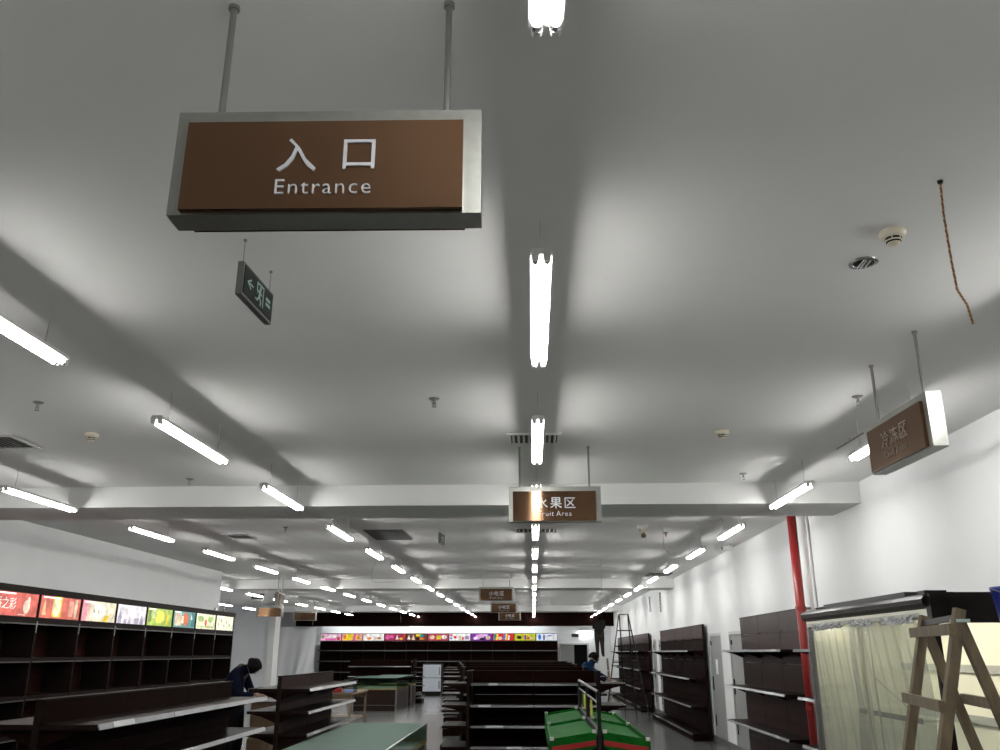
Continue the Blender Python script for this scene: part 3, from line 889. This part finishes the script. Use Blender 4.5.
place_w = ['nearest the camera', 'first in view at the left edge', 'second in view', 'third in view', 'fourth in view', 'fifth in view', 'sixth in view', 'seventh in view', 'at the far end']
for i in range(NB):
    base, marks = near_art[i]
    # faces +X: built facing -Y, then turned +90 degrees (local x -> world y)
    e = thing('light_box', 'glowing %s picture panel on left wall unit, %s' % (art_name[i], place_w[i]), 'light box', (XF - .02, YU0 + i * BW, 2.09), PI / 2, 'light boxes on the left wall unit')
    MB().box(.02, BW - .02, .0, .2, 0, .30).build('case', 'dark_trim', e)
    fc = MB().box(.025, BW - .025, -.006, 0, .005, .295).build('lit_face', lit(base, .95), e)
    sc_ = BW - .06
    printed(fc, [(k_, c_, x_ * sc_, z_ * .94, w_ * sc_, h_ * .94) for k_, c_, x_, z_, w_, h_ in marks], -.006, .03, .006, .95)
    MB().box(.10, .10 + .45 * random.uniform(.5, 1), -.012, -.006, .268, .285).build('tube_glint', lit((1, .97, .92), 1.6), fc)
    if i == 1:
        W2 = (1.0, .93, .85)
        pr = lit(W2, 1.0)
        M['print_white'] = pr
        o = place('lettering', text_mesh('香之彩', .155, .001, 'print_white', .95), fc, (.36, -.009, .155))
        MB().prism([(.83 + .075 * math.cos(a * PI / 8), .125 + .085 * math.sin(a * PI / 8)) for a in range(16)], -.009, -.006).build('pumpkin_print', lit((1, .80, .62), .95), fc)
        MB().prism([(.87 + .03 * math.cos(a * PI / 6), .205 + .05 * math.sin(a * PI / 6)) for a in range(12)], -.009, -.006).build('stem_print', lit((1, .85, .7), .95), fc)
        MB().box(.66, .82, -.009, -.006, .02, .03).build('caption_print', lit((1, .8, .75), .9), fc)
# two small spots clipped on the top of the unit's end
for q, y in enumerate((18.2, 18.75)):
    e = thing('clip_spot', 'tiny spot lamp on top of the left wall unit, %s one' % ('nearer', 'farther')[q], 'spot lamp', (XF - .05, y, 2.475))
    MB().tube([(0, 0, 0), (0, 0, .04)], .01, 6).build('stem', 'rod', e)
    MB().tube([(0, 0, .045), (.03, 0, .05)], [.02, .028], 8).build('head', 'chrome', e)

# ------------------------------------------------------------------ red pipe and conduit
t = thing('fire_pipe', 'red vertical fire pipe on the right wall beside the glass chiller', 'pipe', (3.37, 11.2, 0))
MB().tube([(0, 0, 0), (0, 0, H)], .057, 18).build('pipe', 'red_pipe', t, smooth=True)
for z in (2.15, .98):
    MB().tube([(0, 0, z), (0, 0, z + .05)], .068, 18).build('coupling', 'red_pipe', t)
    MB().box(.05, .12, -.02, .02, z + .01, z + .04).build('wall_clamp', 'rod', t)
tag(MB().tube([(0, 0, 0), (0, 0, H)], .018, 10).build('white_conduit', 'white_paint', None, (XR - .019, 11.0, 0)), 'thin white conduit on the right wall next to the red pipe', 'pipe')

# ------------------------------------------------------------------ glass chiller on the right
CX, CY0, CY1 = 2.60, 5.83, 8.47
t = thing('glass_chiller', 'large open glass-fronted chiller with dark rounded canopy at right', 'chiller', (CX, CY0, 0))
LY = CY1 - CY0
DX = 3.47 - CX
MB().box(.02, DX, 0, LY, 0, .35).build('base', 'chiller_dark', t)
MB().box(DX - .05, DX, 0, LY, .35, 1.98).build('back_panel', 'chiller_in', t)
MB().box(.02, DX, LY - .04, LY, .35, 1.95).build('end_panel', 'chiller_in', t)
MB().box(.06, DX, .0, LY, 1.95, 2.0).build('roof_panel', 'chiller_dark', t)
MB().box(.10, DX - .05, .02, LY - .04, 1.925, 1.95).build('ceiling_liner', 'chiller_in', t)
prof = [(.16, 1.925), (.02, 1.925), (-.035, 1.935), (-.06, 1.955), (-.062, 1.985), (-.04, 2.01), (.0, 2.022), (.16, 2.022)]
MB().prism(prof, 0, LY).build('front_canopy', 'chiller_dark', t)
MB().box(-.03, DX, -.05, .02, 1.835, 2.025).build('end_canopy', 'chiller_dark', t)
MB().prism([(-.06, -.06), (.08, -.06), (.08, .05), (-.06, .05)], 2.018, 2.036, 'z').build('corner_cap', 'chiller_dark', t)
MB().box(-.02, .12, .02, LY - .02, 1.875, 1.925).build('light_valance', 'chiller_in', t)
MB().tube([(.17, .1, 1.905), (.17, LY - .1, 1.905)], .016, 10).build('tube', 'chiller_tube', t)
for y in (.0, LY - .045):
    MB().box(-.012, .028, y, y + .045, .3, 1.90).build('corner_post', 'chiller_dark', t)
MB().box(-.012, .028, 0, LY, .30, .37).build('sill', 'chiller_dark', t)
# shelves, thin, with grey rails on the back
for z in (1.53, 1.16, .78):
    MB().box(DX - .075, DX - .05, .02, LY - .05, z - .03, z + .03).build('back_rail', 'chiller_rail', t)
for z in (1.16, .78):
    sh = MB().box(DX - .50, DX - .07, LY * .48, LY - .05, z - .015, z).build('shelf', 'glass', t)
    MB().box(DX - .51, DX - .50, LY * .48, LY - .05, z - .03, z + .012).build('price_strip', 'strip', sh)
# two sliding glass panels in front
for i, (ya, yb, xx) in enumerate(((.05, LY * .52, .0), (LY * .50, LY - .05, .012))):
    g = MB().box(xx, xx + .006, ya, yb, .37, 1.88).build('glass_panel', 'chiller_glass', t)
    yy = ya if i else yb - .015
    MB().box(xx - .006, xx + .012, yy, yy + .015, .37, 1.88).build('edge_seal', 'cream', g)
MB().box(-.008, .02, .0, .045, 1.80, 1.88).build('end_clip', 'chiller_dark', t)
# plastic film hanging in folds from the canopy
def film(name, y0, y1, ztop, zlow, x, seed, jag=.15):
    rnd = random.Random(seed)
    ph = [rnd.uniform(0, 6) for _ in range(4)]
    ends = [rnd.uniform(0, jag) for _ in range(40)]
    def fn(u, v):
        zb = zlow + ends[int(u * 14)]
        return (x + .012 * math.sin(u * 21 + ph[0]) * v + .008 * math.sin(u * 43 + v * 9 + ph[1]), y0 + (y1 - y0) * u + .02 * math.sin(v * 7 + ph[2]) * v, ztop + (zb - ztop) * v)
    return MB().grid(fn, 44, 22).build(name, 'film', t, smooth=True)
film('plastic_film', .10, 1.45, 1.90, .75, -.045, 3)
film('plastic_film', 1.30, 2.55, 1.90, .55, -.052, 9)
for (ya, yb, sd) in ((.15, .75, 5), (.9, 1.3, 6), (1.55, 2.35, 8)):
    rnd = random.Random(sd)
    MB().grid(lambda u, v: (-.062 + rnd.uniform(-.012, .012), ya + (yb - ya) * u, 1.885 - .045 * v + rnd.uniform(-.010, .010)), 26, 4).build('crumpled_film_edge', 'bright_wrap', t)
# hanging leftover cord inside
MB().tube([(.06, 1.30, 1.88), (.06, 1.305, 1.5), (.07, 1.30, .6)], .006, 6).tube([(.06, 1.30, 1.47), (.08, 1.05, 1.36), (.09, .80, 1.27), (.09, .62, 1.29), (.08, .55, 1.36), (.07, .55, 1.42)], .005, 6).build('white_cord', 'bright_wrap', t)
# dark slab lying on top
tag(MB().box(0, .34, 0, 1.75, 0, .034).build('loose_panel', 'black_metal', None, (CX + .01, CY0 + .42, 2.0225), 0), 'loose dark panel lying on top of the glass chiller', 'panel')
# blue bucket hanging on the near end of the chiller
t = thing('bucket', 'blue plastic bucket at the right edge, in front of the chiller canopy', 'bucket', (2.895, 5.40, 1.795))
MB().lathe([(.085, 0), (.088, .01), (.112, .215), (.118, .22), (.118, .235), (.110, .235), (.104, .215), (.082, .012)], 24).build('body', 'blue_plastic', t, smooth=True)
MB().tube([(-.117, 0, .222), (-.10, -.065, .20), (-.05, -.11, .175), (0, -.122, .165), (.05, -.11, .175), (.10, -.065, .20), (.117, 0, .222)], .004, 6).build('wire_handle', 'rod', t)
h_ = thing('wall_hook', 'dark hook on the chiller end holding the blue bucket', 'hook', (2.96, 5.775, 2.0))
MB().tube([(0, 0, 0), (0, -.12, .015), (0, -.27, .032), (0, -.285, .0)], .007, 8).build('arm', 'black_metal', h_)
# ------------------------------------------------------------------ wooden A-frame ladder at right
t = thing('wooden_ladder', 'rough wooden A-frame ladder standing in front of the chiller', 'ladder', (0, 0, 0))
tA, tB = Vector((2.35, 5.40, 1.84)), Vector((2.19, 4.62, 1.845))
sp = .28
def foot(tp, s):
    return Vector((tp.x + s * sp * tp.z, tp.y, 0))
for tp in (tA, tB):
    for s in (-1, 1):
        top = tp + Vector((0, s * .014 + .0, .02 if s < 0 else -.03))
        f_ = foot(tp, s)
        f_.y += s * .014
        MB().bar(f_, top, .052, .040 if s < 0 else .036, (0, 1, 0)).build('leg', 'old_wood', t)
def on(tp, s, z):
    f_ = foot(tp, s)
    k = z / tp.z
    return f_.lerp(tp, k)
for z, ex in ((1.765, .09), (1.40, .06), (1.03, .06), (.66, .06), (.30, .06)):
    a, b_ = on(tA, -1, z), on(tB, -1, z)
    d = (b_ - a).normalized()
    off = Vector((-.045, 0, 0))
    MB().bar(a - d * ex + off, b_ + d * ex + off, .055, .028, (1, 0, 0)).build('rung', 'old_wood', t)
for z in (1.395, .75, .3):
    a, b_ = on(tA, 1, z), on(tB, 1, z)
    d = (b_ - a).normalized()
    off = Vector((.045, 0, 0))
    MB().bar(a - d * .05 + off, b_ + d * .05 + off, .055, .028, (1, 0, 0)).build('brace', 'old_wood', t)
MB().bar(tA + Vector((0, 0, -.02)), tB + Vector((0, 0, -.02)), .03, .03, (1, 0, 0)).build('hinge_rod', 'black_metal', t)
MB().box(2.155, 2.225, 4.585, 4.655, 1.80, 1.815).build('green_tie', 'exit_mark', t)

# ------------------------------------------------------------------ green fruit stand
FX, FY0, FY1 = .55, 7.72, 10.9
t = thing('fruit_stand', 'green two-sided sloping fruit stand with black centre frame', 'fruit stand', (FX, FY0, 0))
LF = FY1 - FY0
for y in (.02, LF / 2, LF - .02):
    MB().box(-.016, .016, y - .016, y + .016, 0, 1.33).build('post', 'black_metal', t)
for ya, yb in ((.02, LF / 2), (LF / 2, LF - .02)):
    MB().tube([(0, ya, 1.33), (0, yb, 1.33)], .014, 8).tube([(0, ya, 1.24), (0, yb, 1.24)], .010, 8).build('top_bar', 'black_metal', t)
MB().box(-.015, .015, .05, LF - .05, .98, 1.03).build('centre_rail', 'black_metal', t)
for s in (-1, 1):
    for j in (0, 1):
        ya, yb = j * LF / 2 + .01, (j + 1) * LF / 2 - .01
        xi, xo, zi, zo = s * .03, s * .40, 1.00, .938
        def at(u):
            return (xi + (xo - xi) * u, zi + (zo - zi) * u)
        tr = MB().prism([(xi, zi), (xo, zo), (xo, zo - .02), (xi, zi - .02)], ya, yb).build('tray', 'green_plastic', t)
        MB().prism([(xo, zo + .03), (xo + s * .02, zo + .03), (xo + s * .02, zo - .14), (xo, zo - .14)], ya, yb).build('outer_rim', 'green_plastic', tr)
        MB().prism([(xi, zi + .02), (xo, zo + .025), (xo, zo - .15), (xi, zi - .10)], ya - .012, ya + .008).build('end_board', 'green_plastic', tr)
        MB().prism([(xi, zi + .02), (xo, zo + .025), (xo, zo - .02), (xi, zi - .02)], yb - .008, yb + .006).build('end_board', 'green_plastic', tr)
        MB().prism([(xi, zi - .045), (xo, zo - .035), (xo, zo - .075), (xi, zi - .085)], ya - .018, ya - .012).build('red_strip', 'red_strip', tr)
        for u, yy in ((.04, ya), (1.0, ya), (.04, yb), (1.0, yb)):
            px, pz = at(u)
            MB().box(px - .017, px + .017, yy - .017, yy + .017, pz + .012, pz + .038).build('corner_clip', 'clip', tr)
        # clear liner edge
        MB().prism([(xi, zi + .028), (xo, zo + .028), (xo, zo + .022), (xi, zi + .022)], yb - .02, yb).build('clear_edge', 'glass', tr)
    MB().box(min(s * .03, s * .38), max(s * .03, s * .38), .04, LF - .04, .0, .80).build('base_box', 'black', t)
for y, mm in ((1.0, 'yellow_card'), (2.45, 'green_plastic'), (2.1, 'yellow_card')):
    MB().box(-.004, .004, y - .12, y + .12, 1.08, 1.22).build('price_card', mm, t)

# ------------------------------------------------------------------ glass counters
def counter(label, x0, x1, y0, y1, zb, zt, group='glass display counters'):
    t = thing('glass_counter', label, 'counter', (x0, y0, 0), 0, group)
    a, b_ = x1 - x0, y1 - y0
    MB().box(.02, a - .02, .02, b_ - .02, .0, zb - .03).build('cabinet', 'counter_wood', t)
    MB().box(.02, a - .02, .005, .02, .15, .16).build('skirting_line', 'alu', t)
    for x, y in ((0, 0), (a - .04, 0), (0, b_ - .04), (a - .04, b_ - .04)):
        MB().box(x, x + .04, y, y + .04, 0, zb - .03).build('corner_post', 'alu', t)
    MB().box(0, a, 0, .025, zb - .03, zb).box(0, a, b_ - .025, b_, zb - .03, zb).box(0, .025, .025, b_ - .025, zb - .03, zb).box(a - .025, a, .025, b_ - .025, zb - .03, zb).build('gold_trim', 'gold', t)
    MB().box(.03, a - .03, .03, b_ - .03, zb - .028, zb - .018).build('deck', 'deck_grey', t)
    n = max(2, round(b_ / 1.0))
    for k in range(n):
        ya, yb = k * b_ / n + .003, (k + 1) * b_ / n - .003
        MB().box(0, .008, ya, yb, zb, zt - .008).build('side_glass', 'glass_green', t)
        MB().box(a - .008, a, ya, yb, zb, zt - .008).build('side_glass', 'glass_green', t)
        MB().box(0, a, ya, yb, zt - .008, zt).build('top_glass', 'glass_top', t)
    MB().box(.009, a - .009, 0, .008, zb, zt - .008).build('end_glass', 'glass_green', t)
    MB().box(.009, a - .009, b_ - .008, b_, zb, zt - .008).build('end_glass', 'glass_green', t)
    MB().tube([(a - .004, 0, zt), (a - .004, b_, zt)], .006, 6).build('edge_bead', 'chrome', t)
counter('long low glass counter with gold trim at bottom centre, nearest the camera', -2.05, -1.19, 6.2, 10.2, .735, .90)
counter('glass counter with gold trim and brown base in the far left aisle', -5.38, -4.06, 26.8, 29.3, .61, .92)
counter('second glass counter standing just behind the brown-based far one', -5.1, -4.0, 30.0 - .4, 30.6, .66, .92)

# table with acrylic boxes
t = thing('wooden_table', 'pale wooden table with clear boxes on it, beyond the left gondola', 'table', (-5.0, 20.2, 0))
MB().box(0, .95, 0, 1.9, .74, .78).build('top', 'pale_wood', t)
for x in (.04, .87):
    for y in (.04, 1.82):
        MB().box(x, x + .045, y, y + .045, 0, .74).build('leg', 'pale_wood', t)
MB().box(.05, .9, .05, .08, .62, .74).box(.05, .9, 1.82, 1.85, .62, .74).build('apron', 'pale_wood', t)
MB().box(.05, .9, .1, 1.8, .18, .21).build('lower_shelf', 'pale_wood', t)
def open_box(name, label, loc, a, b_, h, wall, mt, cat='box', group=None, rz=0):
    t = thing(name, label, cat, loc, rz, group)
    MB().box(0, a, 0, b_, 0, wall).build('bottom', mt, t)
    MB().box(0, wall, 0, b_, wall, h).build('side', mt, t)
    MB().box(a - wall, a, 0, b_, wall, h).build('side', mt, t)
    MB().box(wall, a - wall, 0, wall, wall, h).build('side', mt, t)
    MB().box(wall, a - wall, b_ - wall, b_, wall, h).build('side', mt, t)
    return t
open_box('acrylic_box', 'clear acrylic box on the wooden table, holding red goods', (-4.62, 20.3, .78), .3, .5, .30, .008, 'glass', 'box', 'acrylic boxes')
open_box('acrylic_box', 'clear acrylic box on the wooden table, right of the red goods', (-4.29, 20.3, .78), .22, .5, .30, .008, 'glass', 'box', 'acrylic boxes')
for i, (x, y) in enumerate(((-4.60, 20.35), (-4.46, 20.35))):
    t = thing('red_packet', '%s red packet inside the clear box on the wooden table' % ('left', 'right')[i], 'packet', (x, y, .788))
    MB().box(0, .12, 0, .2, 0, .09).build('pack', 'red_goods', t)
    MB().box(.0, .12, .02, .05, .09, .095).build('seal', 'clip', t)
t = thing('blue_packet', 'small blue packet inside the right clear box on the wooden table', 'packet', (-4.27, 20.36, .788))
MB().box(0, .18, 0, .3, 0, .06).build('pack', 'blue_tint', t)
MB().box(0, .18, .02, .05, .06, .065).build('seal', 'clip', t)

# cartons and work table where the bending person stands
def carton(label, loc, a, b_, h, rz=0):
    t = thing('carton', label, 'box', loc, rz, 'cardboard cartons behind the left gondola')
    MB().box(0, a, 0, b_, 0, h).build('body', 'carton', t)
    MB().box(a / 2 - .03, a / 2 + .03, -.002, b_ + .002, h, h + .003).box(a / 2 - .03, a / 2 + .03, -.003, 0, h * .6, h).build('tape', 'pale_wood', t)
    MB().box(.0, a, b_ * .0 - .004, b_ * 0, h - .02, h).build('flap_edge', 'pale_wood', t)
carton('brown carton on the floor behind the left gondola end, lower of two', (-4.02, 12.75, 0), .50, .5, .50)
carton('brown carton stacked on another behind the left gondola end', (-4.00, 12.76, .503), .48, .48, .47, math.radians(2))
carton('brown carton on the floor right beside the stacked cartons', (-3.48, 12.85, 0), .30, .45, .62)
open_box('white_tray', 'white open tray on the stacked cartons, in front of the bending person', (-4.10, 12.74, .985), .62, .45, .07, .01, 'paper', 'tray')
t = thing('paper_stack', 'stack of pale blue papers lying behind the white tray', 'papers', (-3.98, 13.40, 0))
MB().box(0, .5, 0, .4, 0, 1.06).build('pedestal', 'carton', t)
for i in range(4):
    MB().box(.02 + .01 * i, .44 + .012 * i, .03, .33, 1.06 + .018 * i, 1.076 + .018 * i).build('sheaf', 'paper' if i % 2 else 'blue_tint', t)

# white cooler at the far end of the aisle
t = thing('white_cooler', 'bright white upright cooler at the far end of the left aisle', 'cooler', (-4.42, 36.0, 0))
MB().box(-.03, .75, .03, .6, 0, 1.20).build('body', 'black', t)
for z0, z1 in ((.16, .66), (.68, 1.17)):
    d_ = MB().box(0, .72, 0, .03, z0, z1).build('door', 'fridge_white', t)
    MB().box(.64, .67, -.03, 0, z0 + .1, z1 - .1).build('handle', 'chrome', d_)
for i, z in enumerate((.9, .55)):
    pass

# plastic sheet hanging on the back left
def sheet(u, v):
    x = -11.1 + 2.32 * u
    sw = .09 * math.sin(u * 13 + 1.8 * v) * (.3 + .7 * v) + .03 * math.sin(u * 37 + v * 6) * v
    sag = .28 * math.sin(u * PI * 2) ** 2 * math.exp(-3 * v) if u > .45 else 0
    return (x + .10 * math.sin(v * 5 + u * 9) * v, 35.75 + sw, 2.62 - sag * .3 - 2.60 * v)
o = MB().grid(sheet, 70, 40).build('plastic_sheet', 'plastic_sheet', smooth=True)
for xq in (-10.9, -9.95, -8.95):
    MB().tube([(xq, 35.75, 2.60), (xq, 35.75, H)], .004, 5).build('hanger', 'wire_grey', o)
tag(o, 'large translucent plastic sheet hanging in folds left of the back display', 'plastic sheet')
for p in range(1):
    pass

# ------------------------------------------------------------------ step stool and ladders at the far right
t = thing('step_platform', 'pale work platform under the standing man at the far right', 'step ladder', (2.64, 35.15, 0))
MB().box(-.30, .30, -.25, .25, 1.42, 1.47).build('top', 'white_paint', t)
for sx in (-1, 1):
    for sy in (-1, 1):
        MB().bar((sx * .33, sy * .38, 0), (sx * .26, sy * .20, 1.42), .04, .04).build('leg', 'pale_wood', t)
for z in (.45, .95):
    k = .33 - (.07 * z / 1.42)
    MB().box(-k, k, -.40 + .13 * z, -.34 + .13 * z, z, z + .04).build('rung', 'white_paint', t)
    MB().box(-k, k, .34 - .13 * z, .40 - .13 * z, z, z + .04).build('rung', 'white_paint', t)

t = thing('black_stepladder', 'tall black metal A-frame stepladder in front of the far right shelving', 'ladder', (2.46, 24.0, 0))
fr = [((-.13, -.02, 2.62), (-.62, -.55, 0)), ((.12, -.02, 2.62), (.50, -.55, 0))]
bk = [((-.11, .04, 2.60), (.02, .75, 0)), ((.12, .04, 2.60), (.32, .75, 0))]
for a, b_ in fr + bk:
    MB().tube([b_, a], .016, 8).build('rail', 'black_metal', t)
for pair, zsr in ((fr, (2.62, 2.2, 1.80, 1.40, 1.0, .6, .25)), (bk, (1.7, .9))):
    for z in zsr:
        q = []
        for a, b_ in pair:
            a, b_ = Vector(a), Vector(b_)
            q.append(b_.lerp(a, z / a.z) if z <= a.z else a)
        MB().bar(q[0], q[1], .028, .03).build('rung', 'black_metal', t)
for (a, b_), (c, d_) in zip(fr, bk):
    MB().tube([Vector(b_).lerp(Vector(a), .55), Vector(d_).lerp(Vector(c), .55)], .006, 6).build('spreader', 'black_metal', t)

# ------------------------------------------------------------------ people
def person(label, loc, J, mats, hair_pts=None, extras=None, rz=0.0, hair_r=.112, bulk=1.0):
    """J: joint positions; mats: materials for torso/arms/legs"""
    root = thing('person', label, 'person', loc, rz)
    V = []
    E = []
    Rr = []
    Tg = []
    def v(p, r, tg):
        V.append(Vector(p))
        Rr.append(r * (bulk if tg in ('torso', 'leg') else 1.0))
        Tg.append(tg)
        return len(V) - 1
    def chain(start, pts, tg):
        i = start
        for p, r in pts:
            k = v(p, r, tg)
            E.append((i, k))
            i = k
        return i
    pel = v(J['pelvis'], .135, 'leg')
    P = {k: Vector(p) for k, p in J.items()}
    mid = P['pelvis'].lerp(P['chest'], .5) + (Vector(J.get('bend', (0, 0, 0))))
    ch = chain(pel, [(mid, .135), (P['chest'], .150)], 'torso')
    nk = chain(ch, [(P['neck'], .075)], 'torso')
    nk = chain(nk, [(P['neck'].lerp(P['head'], .45), .055)], 'skin')
    hd = chain(nk, [(P['head'] - (P['head'] - P['neck']).normalized() * .03, .080)], 'skin')
    up = (P['head'] - P['neck']).normalized()
    chain(hd, [(P['head'] + up * .07, .085), (P['head'] + up * .115, .05)], 'skin')
    fw = Vector(J['face']).normalized()
    sd = up.cross(fw).normalized()
    chain(hd, [(P['head'] + fw * .085, .028), (P['head'] + fw * .108 - up * .012, .012)], 'skin')
    for s in (-1, 1):
        chain(hd, [(P['head'] + sd * s * .086, .020)], 'skin')
    for s, nm in ((-1, 'r'), (1, 'l')):
        sh, el, wr_ = P['shoulder_' + nm], P['elbow_' + nm], P['wrist_' + nm]
        k = chain(ch, [(sh, .072), (sh.lerp(el, .5), .058), (el, .050), (el.lerp(wr_, .5), .045), (wr_, .034)], 'torso')
        dr = (wr_ - el).normalized()
        pal = wr_ + dr * .07
        k = chain(k, [(pal, .030)], 'skin')
        side = dr.cross(fw)
        side = side.normalized() if side.length > .1 else sd
        curl = dr.cross(side).normalized()
        for q, (o_, ln) in enumerate(((-.030, .075), (-.010, .088), (.010, .083), (.030, .064))):
            a = pal + side * o_ + dr * .02
            chain(k, [(a, .010), (a + dr * ln * .55 + curl * .008, .009), (a + dr * ln * .85 + curl * .03, .008)], 'skin')
        a = wr_ + dr * .035 - side * .035
        chain(k, [(a, .011), (a - side * .02 + dr * .04, .009)], 'skin')
        hp, kn, an = P['hip_' + nm], P['knee_' + nm], P['ankle_' + nm]
        k = chain(pel, [(hp, .105), (hp.lerp(kn, .5), .088), (kn, .066), (kn.lerp(an, .4), .062), (an, .048)], 'leg')
        ff = Vector((fw.x, fw.y, 0)).normalized()
        chain(k, [(an + ff * .08 - Vector((0, 0, .035)), .042), (an + ff * .16 - Vector((0, 0, .045)), .034)], 'shoe')
    me = bpy.data.meshes.new('body_tmp')
    me.from_pydata(V, E, [])
    o = bpy.data.objects.new('body_tmp', me)
    COL.objects.link(o)
    md = o.modifiers.new('s', 'SKIN')
    md.use_smooth_shade = True
    for i, sv in enumerate(me.skin_vertices[0].data):
        sv.radius = (Rr[i], Rr[i])
        sv.use_root = (i == 0)
    o.modifiers.new('u', 'SUBSURF').levels = 2
    dg = bpy.context.evaluated_depsgraph_get()
    bm_ = bpy.data.meshes.new_from_object(o.evaluated_get(dg))
    bpy.data.objects.remove(o)
    order = ['torso', 'leg', 'skin', 'shoe']
    bm_.materials.clear()
    for g in order:
        bm_.materials.append(M[mats[g]])
    segs = [(V[a], V[b_], Tg[b_], (Rr[a] + Rr[b_]) / 2) for a, b_ in E]
    for p in bm_.polygons:
        best, bt_ = 1e9, 'torso'
        for a, b_, tg, r in segs:
            ab = b_ - a
            k = max(0, min(1, (p.center - a).dot(ab) / max(ab.length_squared, 1e-9)))
            d = (p.center - (a + ab * k)).length / max(r, .03)
            if d < best:
                best, bt_ = d, tg
        p.material_index = order.index(bt_)
        p.use_smooth = True
    bm_.name = 'body'
    place('body', bm_, root)
    # hair: cap over the back and top of the head
    hm = MB()
    n1, n2 = 18, 12
    c = P['head'] + up * .02
    vs = []
    def hp_(u, v_):
        a = u * 2 * PI
        b2 = v_ * PI * .62
        d = (up * math.cos(b2) + (fw * math.cos(a) + sd * math.sin(a)) * math.sin(b2))
        r = hair_r + .006 * math.sin(a * 5 + v_ * 8)
        fr_ = d.dot(fw)
        if fr_ > .45 and d.dot(up) < .72:
            r = hair_r * .74
        return c + d * r - fw * .012
    hm.grid(hp_, n1 * 2, n2).build('hair', mats.get('hair', 'hair'), root, smooth=True)
    for s in (-1, 1):
        MB().lathe([(.001, -.008), (.010, -.004), (.011, .003), (.001, .008)], 8, tuple(P['head'] + fw * .086 + sd * s * .032 + up * .012)).build('eye', 'black', root)
    if extras:
        extras(root, P, fw, up, sd)
    return root

# bending person at left, in profile, leaning right over the tray
def collar(root, P, fw, up, sd):
    d = (P['neck'] - P['chest']).normalized()
    c = P['chest'].lerp(P['neck'], .72)
    pts = []
    for k in range(17):
        a = 2 * PI * k / 16
        pts.append(c + (sd * math.cos(a) + d.cross(sd) * math.sin(a)) * .088 + d * .02 * math.cos(a))
    MB().tube(pts, .022, 8, cap=False).build('fur_collar', 'fur', root, smooth=True)
person('person in a dark navy jacket with tan collar bending over the white tray', (-4.26, 12.3, 0),
       dict(pelvis=(.17, 0, .96), chest=(.19, 0, 1.34), neck=(.26, 0, 1.425), head=(.375, 0, 1.455), face=(.22, .62, -.75), bend=(-.06, 0, .03),
            shoulder_l=(.20, .17, 1.37), elbow_l=(.33, .22, 1.12), wrist_l=(.50, .16, 1.09),
            shoulder_r=(.20, -.17, 1.37), elbow_r=(.27, -.24, 1.10), wrist_r=(.46, -.18, 1.10),
            hip_l=(.17, .1, .92), knee_l=(.22, .11, .5), ankle_l=(.18, .12, .09),
            hip_r=(.17, -.1, .92), knee_r=(.20, -.11, .5), ankle_r=(.14, -.12, .09)),
       dict(torso='navy', leg='trousers', skin='skin', shoe='shoe'), extras=collar, bulk=1.15)
# person in blue reaching to the right
person('person in a blue coat reaching right, behind the centre gondolas', (.97, 17.75, 0),
       dict(pelvis=(0, 0, .93), chest=(.10, 0, 1.31), neck=(.16, 0, 1.43), head=(.23, .02, 1.52), face=(.7, .3, -.6),
            shoulder_l=(.06, .18, 1.40), elbow_l=(.26, .2, 1.22), wrist_l=(.44, .12, 1.12),
            shoulder_r=(.06, -.18, 1.40), elbow_r=(.24, -.22, 1.28), wrist_r=(.44, -.16, 1.18),
            hip_l=(0, .1, .9), knee_l=(.03, .1, .5), ankle_l=(0, .1, .09),
            hip_r=(0, -.1, .9), knee_r=(.03, -.1, .5), ankle_r=(0, -.1, .09)),
       dict(torso='blue_coat', leg='trousers', skin='skin', shoe='shoe'), bulk=1.12)
# man standing on the platform, working on the ceiling
person('man in dark jacket and khaki trousers standing on the far right platform', (2.62, 35.15, 1.47),
       dict(pelvis=(0, 0, .90), chest=(.0, 0, 1.26), neck=(.01, 0, 1.40), head=(.03, .02, 1.52), face=(.3, .9, .3),
            shoulder_l=(-.17, 0, 1.32), elbow_l=(-.20, .14, 1.08), wrist_l=(-.12, .32, 1.22),
            shoulder_r=(.17, 0, 1.32), elbow_r=(.20, .14, 1.08), wrist_r=(.12, .32, 1.22),
            hip_l=(-.09, 0, .86), knee_l=(-.09, .03, .48), ankle_l=(-.09, -.03, .08),
            hip_r=(.09, 0, .86), knee_r=(.10, .02, .48), ankle_r=(.12, -.02, .08)),
       dict(torso='olive', leg='khaki', skin='skin', shoe='shoe'), bulk=1.28)
